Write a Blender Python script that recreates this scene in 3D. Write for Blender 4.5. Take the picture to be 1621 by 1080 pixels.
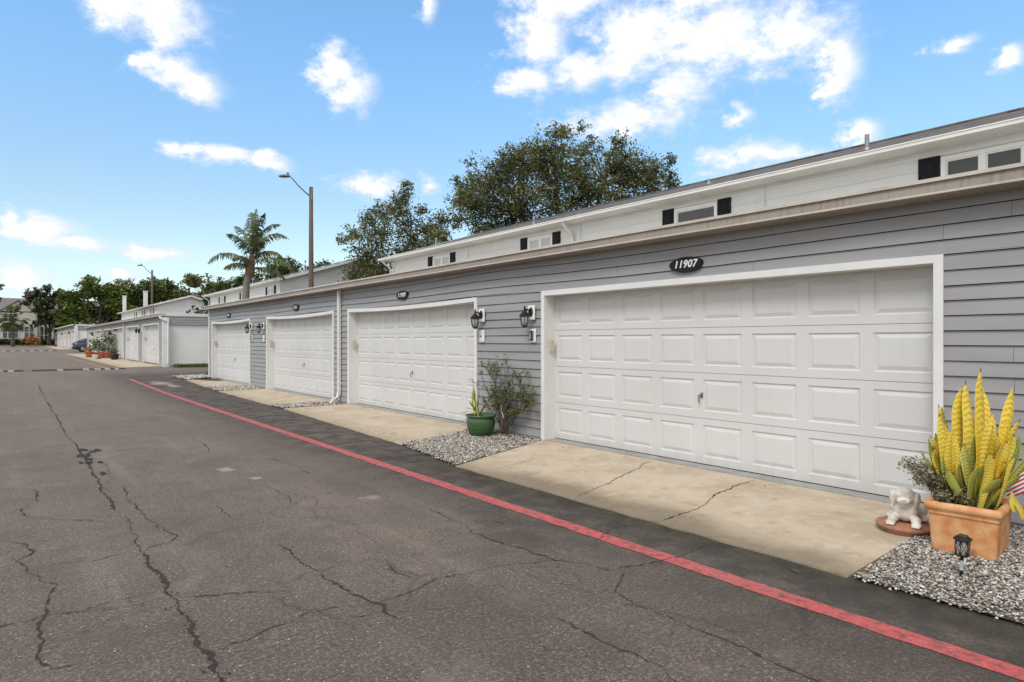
import bpy, bmesh, math, random
import numpy as np
from mathutils import Vector, Matrix
R = math.radians
random.seed(7)
rng = np.random.default_rng(11)
S = bpy.context.scene
for o in list(bpy.data.objects):
    bpy.data.objects.remove(o)
C = S.collection

# ------------------------------------------------------------------ camera
cam_d = bpy.data.cameras.new('camera')
cam = bpy.data.objects.new('camera', cam_d); C.objects.link(cam)
cam.location = (0, 0, 1.52)
cam.rotation_euler = (R(90), 0, R(-38.874))
cam_d.sensor_width = 36.0
cam_d.lens = 36.0 * 993 / 1621
cam_d.clip_end = 5000
S.camera = cam

# ------------------------------------------------------------------ node helpers
class NT:
    def __init__(self, tree):
        self.t = tree; self.n = tree.nodes; self.l = tree.links
    def node(self, kind, **kw):
        nd = self.n.new(kind)
        for k, v in kw.items():
            setattr(nd, k, v)
        return nd
    def set(self, sock, v):
        if isinstance(v, bpy.types.NodeSocket):
            self.l.new(v, sock)
        else:
            if hasattr(sock.default_value, '__len__') and not hasattr(v, '__len__'):
                v = (v, v, v)
            if hasattr(sock.default_value, '__len__') and len(sock.default_value) == 4 and len(v) == 3:
                v = (*v, 1)
            sock.default_value = v
    def m(self, op, a, b=0.0, c=0.0, clamp=False):
        nd = self.node('ShaderNodeMath', operation=op, use_clamp=clamp)
        self.set(nd.inputs[0], a); self.set(nd.inputs[1], b); self.set(nd.inputs[2], c)
        return nd.outputs[0]
    def smooth(self, x, a, b, lo=0.0, hi=1.0):
        nd = self.node('ShaderNodeMapRange', interpolation_type='SMOOTHSTEP')
        self.set(nd.inputs[0], x)
        for i, v in enumerate((a, b, lo, hi)):
            self.set(nd.inputs[i + 1], v)
        return nd.outputs[0]
    def mix(self, f, a, b, blend='MIX'):
        nd = self.node('ShaderNodeMix', data_type='RGBA', blend_type=blend)
        self.set(nd.inputs[0], f); self.set(nd.inputs[6], a); self.set(nd.inputs[7], b)
        return nd.outputs[2]
    def noise(self, vec, scale, detail=3.0, rough=0.55, out=0):
        nd = self.node('ShaderNodeTexNoise')
        if vec is not None: self.l.new(vec, nd.inputs['Vector'])
        nd.inputs['Scale'].default_value = scale
        nd.inputs['Detail'].default_value = detail
        nd.inputs['Roughness'].default_value = rough
        return nd.outputs[out]
    def voro(self, vec, scale, out='Distance', feature='F1'):
        nd = self.node('ShaderNodeTexVoronoi', feature=feature)
        self.l.new(vec, nd.inputs['Vector']); nd.inputs['Scale'].default_value = scale
        return nd.outputs[out]
    def sep(self, vec):
        nd = self.node('ShaderNodeSeparateXYZ'); self.l.new(vec, nd.inputs[0]); return nd.outputs
    def comb(self, x, y, z):
        nd = self.node('ShaderNodeCombineXYZ')
        for i, v in enumerate((x, y, z)): self.set(nd.inputs[i], v)
        return nd.outputs[0]
    def scale(self, vec, s):
        nd = self.node('ShaderNodeVectorMath', operation='MULTIPLY'); self.l.new(vec, nd.inputs[0])
        nd.inputs[1].default_value = s; return nd.outputs[0]

# ------------------------------------------------------------------ sky and sun
SUN_AZ, SUN_EL = R(-114), R(50)          # azimuth from +Y towards +X
w = bpy.data.worlds.new('World'); S.world = w; w.use_nodes = True
T = NT(w.node_tree); T.n.clear()
sky = T.node('ShaderNodeTexSky', sky_type='NISHITA', sun_disc=False)
sky.sun_elevation = SUN_EL; sky.sun_rotation = SUN_AZ
sky.air_density = 1.0; sky.dust_density = 0.6; sky.ozone_density = 1.6
geo = T.node('ShaderNodeTexCoord')
dx, dy, dz = T.sep(geo.outputs['Generated'])
el = T.m('MULTIPLY', T.m('ARCSINE', dz), 180 / math.pi)
az = T.m('MULTIPLY', T.m('ARCTAN2', dx, dy), 180 / math.pi)
SKY_LOW, SKY_HIGH, FILL_CLOUD = (.98, .98, .88), (1.02, 1.30, 1.36), (5.4, 5.28, 5.08)
# clouds stand at compass bearings (azimuth, elevation, half width, half height in degrees)
BLOBS = [(8.56,24.6,3.6,1.7),(6.87,24.6,3.2,.9),(9.65,23.3,1.5,1.0),(10.3,20.9,1.9,1.2),(12.0,19.9,1.8,1.1),(8.35,20.67,.8,.4),
 (23.2,22.4,1.9,1.5),(24.5,21.4,1.7,1.6),(11.5,15.14,1.6,.45),(14.2,15.05,2.2,.65),(17.7,14.9,1.6,.65),
 (26.35,13.7,2.3,.95),(31.2,13.75,.9,.5),(1.6,8.0,2.6,.9),(4.2,7.3,1.8,.55),(0,8.7,.6,.7),(.71,4.6,1.6,1.0),(9.4,6.9,2.1,.6),(6.5,5.2,1.3,.7),
 (31.1,27.9,.8,.8),(41.5,26.2,2.2,2.8),(49.7,25.2,3.9,2.7),(56.2,25.0,6.0,2.8),(62.0,24.0,4.2,2.0),(66.3,21.4,1.5,2.0),(40.2,22.5,2.6,1.0),(45,23.2,3,1.2),
 (49.3,19.1,5.0,1.2),(53.2,21.3,2.6,1.5),(59,15.4,3.2,1.0),(62.6,15.3,2.6,.55),(67.8,16.1,1.3,.7),(58.8,18.6,1.0,.6),(73.8,21.1,1.4,.45),(77.3,19.6,.8,.7),
 (65.2,19.6,.8,.4),(57,28.5,6,1.8),(43.5,28.4,4.5,1.2),
 (-40,14,9,2.5),(-75,28,14,5),(-120,18,12,4),(150,22,14,5),(110,32,9,4),(-160,35,10,5),(-20,40,8,4),(95,14,6,1.5)]
vec = T.comb(T.m('MULTIPLY', az, .42), T.m('MULTIPLY', el, .62), 0.0)
n1 = T.noise(vec, 1.0, 10.0, .66)
n2 = T.noise(T.scale(vec, (.9, 1.1, 1)), .55, 5.0, .6)
n3 = T.noise(T.scale(vec, (1.0, 1.0, 1)), .30, 6.0, .6)
wz = T.m('MULTIPLY_ADD', T.m('SUBTRACT', n1, .5), 3.4, az)
we = T.m('MULTIPLY_ADD', T.m('SUBTRACT', n2, .5), 2.6, el)
best = None
for (a0, e0, ra, re) in BLOBS:
    u = T.m('MULTIPLY', T.m('SUBTRACT', wz, a0), 1 / (ra * 1.25))
    v = T.m('MULTIPLY', T.m('SUBTRACT', we, e0), 1 / (re * 1.3))
    d = T.m('SUBTRACT', 1.0, T.m('SQRT', T.m('MULTIPLY_ADD', u, u, T.m('MULTIPLY', v, v))))
    d = T.m('MAXIMUM', d, -1.0)
    best = d if best is None else T.m('SMOOTH_MAX', best, d, .18)
dens = T.m('ADD', T.m('MULTIPLY', best, 1.2), T.m('MULTIPLY', T.m('SUBTRACT', n1, .5), 3.0))
cover = T.m('POWER', T.smooth(dens, -.50, .85), 1.25)
core = T.smooth(T.m('ADD', dens, T.m('MULTIPLY', T.m('SUBTRACT', n3, .5), 2.0)), .1, 1.0)
# bright cloud added in the unseen sky overhead and behind the camera as neutral fill
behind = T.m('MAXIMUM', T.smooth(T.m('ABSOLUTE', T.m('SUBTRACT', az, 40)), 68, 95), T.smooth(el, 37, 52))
fill_cloud = T.m('MULTIPLY', behind, T.smooth(n3, .28, .46, .55, .97))
hz = T.smooth(el, 7.0, 27.0)
tint = T.mix(hz, SKY_LOW, SKY_HIGH)
base = T.mix(1.0, sky.outputs[0], tint, 'MULTIPLY')
base = T.mix(T.smooth(el, 10.0, 0.5, 0, .55), base, (3.55, 4.35, 4.9))
base = T.mix(fill_cloud, base, FILL_CLOUD)
CLOUD = T.mix(core, (4.2, 4.6, 5.3), (5.3, 5.35, 5.4))
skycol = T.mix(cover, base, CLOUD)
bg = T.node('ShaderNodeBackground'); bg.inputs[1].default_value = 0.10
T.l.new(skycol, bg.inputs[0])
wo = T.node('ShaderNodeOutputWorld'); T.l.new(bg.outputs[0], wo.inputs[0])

sd = bpy.data.lights.new('sun', 'SUN'); sd.energy = 1.1; sd.angle = R(22); sd.color = (1.0, .97, .925)
so = bpy.data.objects.new('sun', sd); C.objects.link(so)
sv = Vector((math.sin(SUN_AZ) * math.cos(SUN_EL), math.cos(SUN_AZ) * math.cos(SUN_EL), math.sin(SUN_EL)))
so.rotation_euler = sv.to_track_quat('Z', 'Y').to_euler()
S.view_settings.view_transform = 'Standard'
S.view_settings.look = 'None'
S.view_settings.gamma = 1.0
S.view_settings.exposure = 1.0
S.render.engine = 'CYCLES'
S.cycles.max_bounces = 6
S.cycles.transparent_max_bounces = 6

# ------------------------------------------------------------------ materials
def new_mat(name):
    m = bpy.data.materials.new(name); m.use_nodes = True
    t = NT(m.node_tree); b = t.n['Principled BSDF']
    return m, t, b

def mat(name, col, rough=.6, var=.12, scale=6.0, bump=0.0, bscale=80.0, metal=0.0, col2=None, spec=.5, stretch=None):
    """a plain surface with some mottling, grain and a second tone"""
    m, t, b = new_mat(name)
    oc = t.node('ShaderNodeTexCoord').outputs['Object']
    v = t.scale(oc, stretch) if stretch else oc
    n = t.noise(v, scale, 5.0, .6)
    c2 = col2 if col2 else tuple(c * (1 - var * 2.2) for c in col)
    f = t.smooth(n, .32, .72)
    t.l.new(t.mix(f, col, c2), b.inputs['Base Color'])
    b.inputs['Roughness'].default_value = rough
    b.inputs['Metallic'].default_value = metal
    b.inputs['Specular IOR Level'].default_value = spec
    if bump:
        bp = t.node('ShaderNodeBump'); bp.inputs['Strength'].default_value = bump; bp.inputs['Distance'].default_value = .004
        t.l.new(t.noise(oc, bscale, 4.0, .6), bp.inputs['Height'])
        t.l.new(bp.outputs[0], b.inputs['Normal'])
    return m

def leaf_mat(name, dark, light, scale=.5, trans=.25, hue=None):
    m, t, b = new_mat(name)
    g = t.node('ShaderNodeNewGeometry')
    oc = t.node('ShaderNodeTexCoord').outputs['Object']
    n = t.noise(oc, scale, 2.0)
    f = t.m('ADD', t.m('MULTIPLY', g.outputs['Random Per Island'], .55), t.m('MULTIPLY', t.smooth(n, .35, .65), .45))
    col = t.mix(f, dark, light)
    if hue:
        col = t.mix(t.smooth(g.outputs['Random Per Island'], .90, .93), col, hue)
    t.l.new(col, b.inputs['Base Color'])
    b.inputs['Roughness'].default_value = .55
    b.inputs['Specular IOR Level'].default_value = .35
    tr = t.node('ShaderNodeBsdfTranslucent'); t.l.new(t.mix(.5, col, (.5, .6, .1), 'MULTIPLY'), tr.inputs[0])
    ms = t.node('ShaderNodeMixShader'); ms.inputs[0].default_value = trans
    t.l.new(b.outputs[0], ms.inputs[1]); t.l.new(tr.outputs[0], ms.inputs[2])
    t.l.new(ms.outputs[0], t.n['Material Output'].inputs[0])
    return m

M = {}
M['grey_siding'] = mat('grey_siding', (.308, .304, .311), .5, .07, 1.6, .12, 160, stretch=(1, .35, 3))
M['dark_gap'] = mat('dark_gap', (.035, .033, .035), .9)
M['white_siding'] = mat('white_siding', (.76, .765, .76), .5, .04, 1.0, .08, 150, stretch=(1, .35, 3))
M['white_trim'] = mat('white_trim', (.72, .72, .715), .45, .04, 2.5, .05, 120)
M['white_block'] = mat('white_block', (.80, .80, .80), .7, .05, .8, .25, 45)
M['lifted_trim'] = mat('lifted_trim', (.86, .86, .855), .4, .03, 3)  # window frame white, brightened in its colour to offset the shade under the eaves
M['soffit'] = mat('soffit', (.66, .64, .60), .6, .06, 1.6)
M['black_paint'] = mat('black_paint', (.014, .014, .015), .55, .1, 30, .15, 200, spec=.25)
M['shutter'] = mat('shutter', (.012, .012, .016), .6, .1, 8, spec=.2)
M['brass'] = mat('door_lock_metal', (.35, .34, .33), .35, .15, 30, 0, 80, .9)
M['beige_plastic'] = mat('beige_plastic', (.55, .50, .40), .5, .06, 10)
M['white_plastic'] = mat('white_plastic', (.78, .77, .75), .4, .04, 14)
M['grey_plastic'] = mat('grey_plastic', (.42, .41, .40), .45, .05, 14)
M['pole'] = mat('weathered_pole', (.135, .105, .078), .85, .16, 2.2, .3, 60, stretch=(3, 3, .4))
M['lamp_metal'] = mat('lamp_metal', (.17, .165, .16), .5, .1, 8, 0, 60, .5)
M['bark'] = mat('bark', (.065, .05, .038), .9, .2, 6, .8, 30)
M['palm_bark'] = mat('palm_bark', (.22, .19, .16), .9, .16, 9, .6, 40, stretch=(1, 1, 4))
M['palm_fibre'] = mat('palm_fibre', (.21, .13, .075), .9, .2, 8, .6, 40, stretch=(3, 3, .6))
M['terracotta'] = mat('terracotta', (.64, .37, .18), .8, .16, 9, .4, 90, col2=(.52, .19, .06))
M['terracotta2'] = mat('old_terracotta', (.46, .20, .12), .85, .2, 9, .35, 90, col2=(.22, .12, .08))
M['soil'] = mat('soil', (.06, .04, .028), .95, .25, 30, 1.0, 60)
M['stone'] = mat('weathered_stone', (.80, .78, .74), .85, .18, 11, .8, 60, col2=(.48, .42, .34))
M['dirt'] = mat('dirt_bed', (.13, .105, .08), .95, .2, 10, 1.0, 60)
M['black_pot'] = mat('black_plastic_pot', (.02, .02, .022), .5, .1, 10)
M['red_pot'] = mat('red_glazed_pot', (.42, .07, .035), .35, .12, 8)
M['orange_pot'] = mat('orange_clay_pot', (.50, .17, .055), .75, .14, 8)
M['twig'] = mat('twig', (.12, .085, .06), .9, .2, 20)
M['concrete_sill'] = mat('sill_concrete', (.33, .325, .31), .85, .12, 5, .3, 120)
M['far_wall'] = mat('cream_wall', (.62, .585, .50), .8, .05, .5)
M['far_roof'] = mat('grey_roof', (.17, .16, .155), .9, .14, 1.5, .4, 20)
M['flat_roof'] = mat('pale_flat_roof', (.52, .50, .47), .85, .1, 1.0)  # unseen garage roof top, made pale to bounce light up to the house soffit
M['shingle_vent'] = mat('vent_metal', (.33, .33, .34), .5, .1, 9, 0, 60, .4)
M['car_paint'] = mat('blue_car_paint', (.045, .06, .12), .28, .03, 1.0)
M['car_glass'] = mat('car_glass', (.02, .024, .03), .08, .02, 1.0)
M['tyre'] = mat('tyre_rubber', (.02, .02, .02), .85, .1, 10)
M['rim'] = mat('rim_alloy', (.45, .45, .47), .35, .05, 8, 0, 60, .8)
M['red_lens'] = mat('red_lens', (.45, .02, .02), .2, .05, 20)
M['kerb'] = mat('kerb_concrete', (.50, .47, .42), .85, .1, 3, .3, 60)
M['leaf_litter'] = mat('leaf_litter', (.17, .085, .04), .85, .2, 30)
M['label_white'] = mat('sticker', (.5, .58, .62), .4, .2, 60)

M['oak'] = leaf_mat('oak_leaf', (.048, .060, .022), (.27, .28, .105), .45, .22)
M['oak_green'] = leaf_mat('bright_oak_leaf', (.040, .072, .016), (.19, .24, .05), .35, .25)
M['oak_moss'] = leaf_mat('mossy_oak_leaf', (.036, .044, .022), (.125, .14, .065), .35, .15)
M['far_leaf'] = leaf_mat('distant_leaf', (.036, .056, .018), (.15, .175, .05), .3, .2)
M['palm_leaf'] = leaf_mat('palm_leaf', (.055, .08, .032), (.18, .21, .085), 1.0, .2)
M['shrub_leaf'] = leaf_mat('shrub_leaf', (.055, .08, .025), (.21, .25, .085), 4, .15, (.20, .10, .06))
M['dry_shrub'] = leaf_mat('dry_shrub_leaf', (.095, .08, .04), (.30, .27, .15), 6, .12, (.52, .42, .34))
M['pot_leaf'] = leaf_mat('pot_leaf', (.035, .065, .02), (.14, .20, .05), 4, .2)
M['orange_leaf'] = leaf_mat('orange_leaf', (.30, .11, .03), (.45, .22, .06), 2, .15)
M['hedge'] = leaf_mat('hedge_leaf', (.018, .035, .012), (.07, .10, .03), 1, .15)
M['grass'] = leaf_mat('grass_blade', (.045, .075, .015), (.15, .18, .045), .6, .25)

def glass_mat(name, col, rough=.06):
    m, t, b = new_mat(name)
    oc = t.node('ShaderNodeTexCoord').outputs['Object']
    n = t.noise(t.scale(oc, (1, .6, 1)), 1.4, 2.0)
    t.l.new(t.mix(n, col, tuple(c * .55 for c in col)), b.inputs['Base Color'])
    b.inputs['Roughness'].default_value = rough
    b.inputs['Specular IOR Level'].default_value = .8
    return m
M['glass'] = glass_mat('window_glass', (.05, .052, .056))
M['glass_screen'] = mat('screened_glass', (.075, .077, .082), .35, .08, 3)

# blinds behind glass: horizontal slats, white
m, t, b = new_mat('window_blind'); M['blind'] = m
oz = t.sep(t.node('ShaderNodeTexCoord').outputs['Object'])[2]
fr = t.m('FRACT', t.m('MULTIPLY', oz, 20.0))
t.l.new(t.mix(t.smooth(fr, .1, .5), (.36, .37, .38), (.62, .62, .62)), b.inputs['Base Color'])
b.inputs['Roughness'].default_value = .3

# garage door white steel with a fine grain
m, t, b = new_mat('white_door_steel'); M['door'] = m
oc = t.node('ShaderNodeTexCoord').outputs['Object']
n = t.noise(t.scale(oc, (1, 1.0, 1.0)), .9, 4.0)
gr = t.noise(t.scale(oc, (60, 4, 60)), 3.0, 3.0)
spots = t.smooth(t.noise(oc, 26.0, 2.0), .73, .80)
c = t.mix(t.smooth(n, .3, .7), (.605, .605, .605), (.565, .565, .562))
ozd = t.sep(oc)[2]
streak = t.m('MULTIPLY', t.smooth(t.noise(t.scale(oc, (1, 9, .5)), 1.0, 3.0), .5, .75), .10)
c = t.mix(streak, c, (.45, .42, .37))
c = t.mix(t.m('MULTIPLY', spots, .14), c, (.4, .36, .3))
foot = t.smooth(t.m('ADD', ozd, t.m('MULTIPLY', t.m('SUBTRACT', t.noise(t.scale(oc, (1, 2.5, 1)), 3.0, 5.0), .5), .34)), .26, .05)
c = t.mix(t.m('MULTIPLY', foot, .30), c, (.36, .32, .26))
scuff = t.smooth(t.noise(t.scale(oc, (1, .7, 5)), 5.0, 4.0, .7), .68, .75)
c = t.mix(t.m('MULTIPLY', scuff, .22), c, (.40, .38, .35))
t.l.new(c, b.inputs['Base Color']); b.inputs['Roughness'].default_value = .42
bp = t.node('ShaderNodeBump'); bp.inputs['Strength'].default_value = .10; bp.inputs['Distance'].default_value = .003
t.l.new(gr, bp.inputs['Height']); t.l.new(bp.outputs[0], b.inputs['Normal'])

# painted gutter, weather streaked
m, t, b = new_mat('streaked_gutter'); M['gutter'] = m
oc = t.node('ShaderNodeTexCoord').outputs['Object']
st = t.noise(t.scale(oc, (2, 34, .8)), 1.0, 5.0, .7)
st2 = t.noise(t.scale(oc, (1, 1.1, 1)), 1.0, 3.0)
c = t.mix(t.smooth(st, .38, .72), (.31, .27, .235), (.215, .18, .15))
c = t.mix(t.m('MULTIPLY', t.smooth(st2, .4, .65), .6), c, (.34, .30, .262))
t.l.new(c, b.inputs['Base Color']); b.inputs['Roughness'].default_value = .55
M['gutter_lip'] = mat('gutter_lip', (.56, .51, .455), .5, .10, 1.2, stretch=(1, 2, 1))

# shingles
m, t, b = new_mat('roof_shingle'); M['shingle'] = m
oc = t.node('ShaderNodeTexCoord').outputs['Object']
x, y, z = t.sep(oc)
row = t.m('FLOOR', t.m('MULTIPLY', x, 7.2))
yo = t.m('MULTIPLY_ADD', row, .37, t.m('MULTIPLY', y, 4.2))
wn = t.node('ShaderNodeTexWhiteNoise', noise_dimensions='2D')
t.l.new(t.comb(row, t.m('FLOOR', yo), 0.0), wn.inputs[0])
n = t.noise(oc, 70.0, 3.0)
c = t.mix(wn.outputs[0], (.040, .036, .033), (.15, .137, .128))
c = t.mix(t.m('MULTIPLY', n, .5), c, (.11, .10, .095))
t.l.new(c, b.inputs['Base Color']); b.inputs['Roughness'].default_value = .95
bp = t.node('ShaderNodeBump'); bp.inputs['Strength'].default_value = .7; bp.inputs['Distance'].default_value = .01
t.l.new(t.m('ADD', t.m('MULTIPLY', t.m('FRACT', t.m('MULTIPLY', x, 7.2)), .8), t.m('MULTIPLY', n, .5)), bp.inputs['Height'])
t.l.new(bp.outputs[0], b.inputs['Normal'])

# asphalt: aggregate, wear, darker sealed strip beside the red line, oil stains
m, t, b = new_mat('asphalt'); M['asphalt'] = m
oc = t.node('ShaderNodeTexCoord').outputs['Object']
x, y, z = t.sep(oc)
big = t.noise(oc, .55, 5.0, .6)
mid = t.noise(oc, 3.2, 5.0, .65)
fine = t.noise(oc, 95.0, 3.0, .7)
c = t.mix(t.smooth(big, .32, .68), (.080, .062, .051), (.172, .136, .110))
c = t.mix(t.m('MULTIPLY', t.smooth(mid, .35, .72), .7), c, (.062, .049, .041))
c = t.mix(t.smooth(fine, .44, .56, 0, .9), c, (.048, .039, .034))
fine2 = t.noise(oc, 42.0, 3.0, .7)
c = t.mix(t.smooth(fine2, .52, .66, 0, .55), c, (.26, .22, .19))
c = t.mix(t.smooth(fine2, .47, .36, 0, .7), c, (.032, .027, .024))
streak = t.noise(t.scale(oc, (2.2, .16, 1)), 1.0, 4.0, .6)
c = t.mix(t.smooth(streak, .52, .72, 0, .35), c, (.20, .17, .145))
c = t.mix(t.smooth(streak, .46, .30, 0, .35), c, (.055, .047, .042))
wv = t.node('ShaderNodeVectorMath', operation='ADD'); t.l.new(oc, wv.inputs[0]); t.l.new(t.scale(t.noise(oc, 2.6, 4.0, .6, out=1), (.38, .38, 0)), wv.inputs[1])
for sc_, wd_, k_ in ((.85, .0095, .75), (2.1, .0140, .6)):
    ce = t.voro(wv.outputs[0], sc_, 'Distance', 'DISTANCE_TO_EDGE')
    msk = t.smooth(t.noise(t.scale(oc, (1, .8, 1)), .8 if sc_ < 1 else 1.7, 3.0), .47, .55)
    c = t.mix(t.m('MULTIPLY', t.m('MULTIPLY', t.smooth(ce, wd_, wd_ * .3), msk), k_), c, (.022, .018, .015))
vd = t.voro(oc, 105.0); vc = t.voro(oc, 105.0, 'Color')
vs = t.sep(vc)[0]
stone = t.m('MULTIPLY', t.smooth(vd, .34, .22), t.smooth(vs, .72, .80))
stonec = t.mix(t.sep(vc)[1], (.17, .145, .12), (.46, .43, .39))
c = t.mix(t.m('MULTIPLY', stone, .85), c, stonec)
vd2 = t.voro(oc, 34.0); vs2 = t.sep(t.voro(oc, 34.0, 'Color'))[1]
c = t.mix(t.m('MULTIPLY', t.smooth(vd2, .20, .13), t.smooth(vs2, .90, .93)), c, (.45, .42, .38))
edge = t.m('ADD', x, t.m('MULTIPLY', t.m('SUBTRACT', mid, .5), .5))
near = t.smooth(y, 34.0, 28.0)
blot = t.noise(oc, 1.5, 6.0, .68)
c = t.mix(t.smooth(blot, .50, .66, 0, .55), c, (.046, .037, .031))
c = t.mix(t.smooth(blot, .44, .32, 0, .35), c, (.20, .165, .138))
sealed = t.m('MULTIPLY', t.m('MULTIPLY', t.smooth(edge, 2.3, 3.9), near), t.m('MULTIPLY_ADD', t.smooth(mid, .62, .38), .45, .40))
c = t.mix(sealed, c, (.040, .035, .032))
moss = t.m('MULTIPLY', t.smooth(edge, 3.82, 4.12), t.smooth(y, 9.0, 5.5))
c = t.mix(t.m('MULTIPLY', moss, .85), c, (.030, .027, .019))
for (sx, sy, ra, rb, k) in [(1.17, 5.15, .22, .40, .45), (1.05, 5.9, .3, .5, .25), (3.05, 3.75, .22, .55, .75), (3.3, 4.4, .3, .4, .35), (2.3, 13.5, .3, 1.2, .3), (1.9, 8.2, .35, .9, .28), (2.75, 6.2, .3, .8, .4), (1.95, 2.6, .5, .6, .22)]:
    u = t.m('MULTIPLY', t.m('SUBTRACT', x, sx), 1 / ra); v = t.m('MULTIPLY', t.m('SUBTRACT', y, sy), 1 / rb)
    d = t.m('SQRT', t.m('MULTIPLY_ADD', u, u, t.m('MULTIPLY', v, v)))
    d = t.m('ADD', d, t.m('MULTIPLY', t.m('SUBTRACT', mid, .5), 2.2))
    d = t.m('ADD', d, t.m('MULTIPLY', t.m('SUBTRACT', fine2, .5), 1.3))
    c = t.mix(t.smooth(d, .95, .45, 0, k), c, (.036, .030, .026))
for (sx, sy, ra, rb, k) in [(2.02, 7.9, .10, .16, .5), (2.15, 7.2, .07, .08, .5), (2.75, 5.6, .12, .1, .3), (4.15, 24.6, .35, 1.0, .6), (4.3, 23.2, .2, .7, .6)]:
    u = t.m('MULTIPLY', t.m('SUBTRACT', x, sx), 1 / ra); v = t.m('MULTIPLY', t.m('SUBTRACT', y, sy), 1 / rb)
    d = t.m('SQRT', t.m('MULTIPLY_ADD', u, u, t.m('MULTIPLY', v, v)))
    d = t.m('ADD', d, t.m('MULTIPLY', t.m('SUBTRACT', fine, .5), 1.4))
    d = t.m('ADD', d, t.m('MULTIPLY', t.m('SUBTRACT', t.noise(oc, 9.0, 4.0, .7), .5), 3.2))
    c = t.mix(t.smooth(d, .95, .45, 0, k), c, (.42, .39, .35))
t.l.new(c, b.inputs['Base Color'])
b.inputs['Roughness'].default_value = .85; b.inputs['Specular IOR Level'].default_value = .3
dull = t.m('MULTIPLY', t.m('SUBTRACT', 1.0, t.m('MULTIPLY', sealed, 1.1), clamp=True), .40)
t.l.new(dull, b.inputs['Sheen Weight']); b.inputs['Sheen Roughness'].default_value = .3; b.inputs['Sheen Tint'].default_value = (1.0, .80, .65, 1)
bp = t.node('ShaderNodeBump'); bp.inputs['Strength'].default_value = .9; bp.inputs['Distance'].default_value = .006
t.l.new(t.m('ADD', t.m('ADD', fine, t.m('MULTIPLY', fine2, .8)), t.m('MULTIPLY', t.voro(oc, 105.0), -.5)), bp.inputs['Height'])
t.l.new(bp.outputs[0], b.inputs['Normal'])

# concrete aprons: tan, grimy towards the front edge
m, t, b = new_mat('apron_concrete'); M['apron'] = m
oc = t.node('ShaderNodeTexCoord').outputs['Object']
x, y, z = t.sep(oc)
n1 = t.noise(oc, 1.6, 5.0, .6); n2 = t.noise(oc, 9.0, 4.0, .6); n3 = t.noise(oc, 140.0, 2.0)
c = t.mix(t.smooth(n1, .35, .68), (.50, .415, .31), (.40, .315, .222))
c = t.mix(t.smooth(n2, .48, .72, 0, .6), c, (.54, .49, .40))
c = t.mix(t.smooth(t.noise(oc, 4.2, 5.0, .7), .54, .70, 0, .5), c, (.29, .21, .13))
c = t.mix(t.smooth(n3, .60, .75, 0, .5), c, (.22, .18, .13))
c = t.mix(t.smooth(n3, .40, .28, 0, .35), c, (.6, .56, .48))
uv = t.node('ShaderNodeUVMap'); us = t.sep(uv.outputs[0])
e = t.m('ADD', us[0], t.m('MULTIPLY', t.m('SUBTRACT', n1, .5), .42))
e = t.m('ADD', e, t.m('MULTIPLY', t.m('SUBTRACT', n2, .5), .22))
e = t.m('ADD', e, t.m('MULTIPLY', t.m('SUBTRACT', n3, .5), .16))
hump_ = t.m('MULTIPLY', t.smooth(y, 2.4, 3.6), t.smooth(y, 6.0, 4.8))
grime = t.m('MULTIPLY', t.smooth(t.m('SUBTRACT', e, t.m('MULTIPLY', hump_, .10)), .20, .0), t.smooth(y, 8.5, 5.0, .25, 1.0))
c = t.mix(t.m('MULTIPLY', grime, t.m('MULTIPLY_ADD', t.smooth(n3, .35, .65), .35, .50)), c, (.075, .060, .038))
c = t.mix(t.m('MULTIPLY', t.smooth(e, .42, .10), t.m('MULTIPLY', t.smooth(n2, .42, .62), .55)), c, (.22, .165, .10))
t.l.new(c, b.inputs['Base Color']); b.inputs['Roughness'].default_value = .9
bp = t.node('ShaderNodeBump'); bp.inputs['Strength'].default_value = .35; bp.inputs['Distance'].default_value = .003
t.l.new(n3, bp.inputs['Height']); t.l.new(bp.outputs[0], b.inputs['Normal'])

# red line paint, worn through in places
m, t, b = new_mat('red_line_paint'); M['red'] = m
oc = t.node('ShaderNodeTexCoord').outputs['Object']
n2 = t.noise(oc, 14.0, 5.0, .7); n3 = t.noise(oc, 110.0, 3.0)
c = t.mix(t.smooth(n2, .3, .7), (.47, .085, .085), (.36, .060, .062))
c = t.mix(t.smooth(t.m('ADD', n2, t.m('MULTIPLY', n3, .8)), .93, 1.02, 0, .92), c, (.07, .055, .05))
c = t.mix(t.smooth(t.noise(t.scale(oc, (1, .35, 1)), 2.2, 4.0), .45, .65, 0, .35), c, (.33, .13, .12))
c = t.mix(t.smooth(n3, .56, .68, 0, .55), c, (.60, .30, .27))
c = t.mix(t.smooth(n3, .42, .34, 0, .45), c, (.22, .04, .04))
t.l.new(c, b.inputs['Base Color']); b.inputs['Roughness'].default_value = .75
bp = t.node('ShaderNodeBump'); bp.inputs['Strength'].default_value = .4; bp.inputs['Distance'].default_value = .003
t.l.new(n3, bp.inputs['Height']); t.l.new(bp.outputs[0], b.inputs['Normal'])

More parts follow.
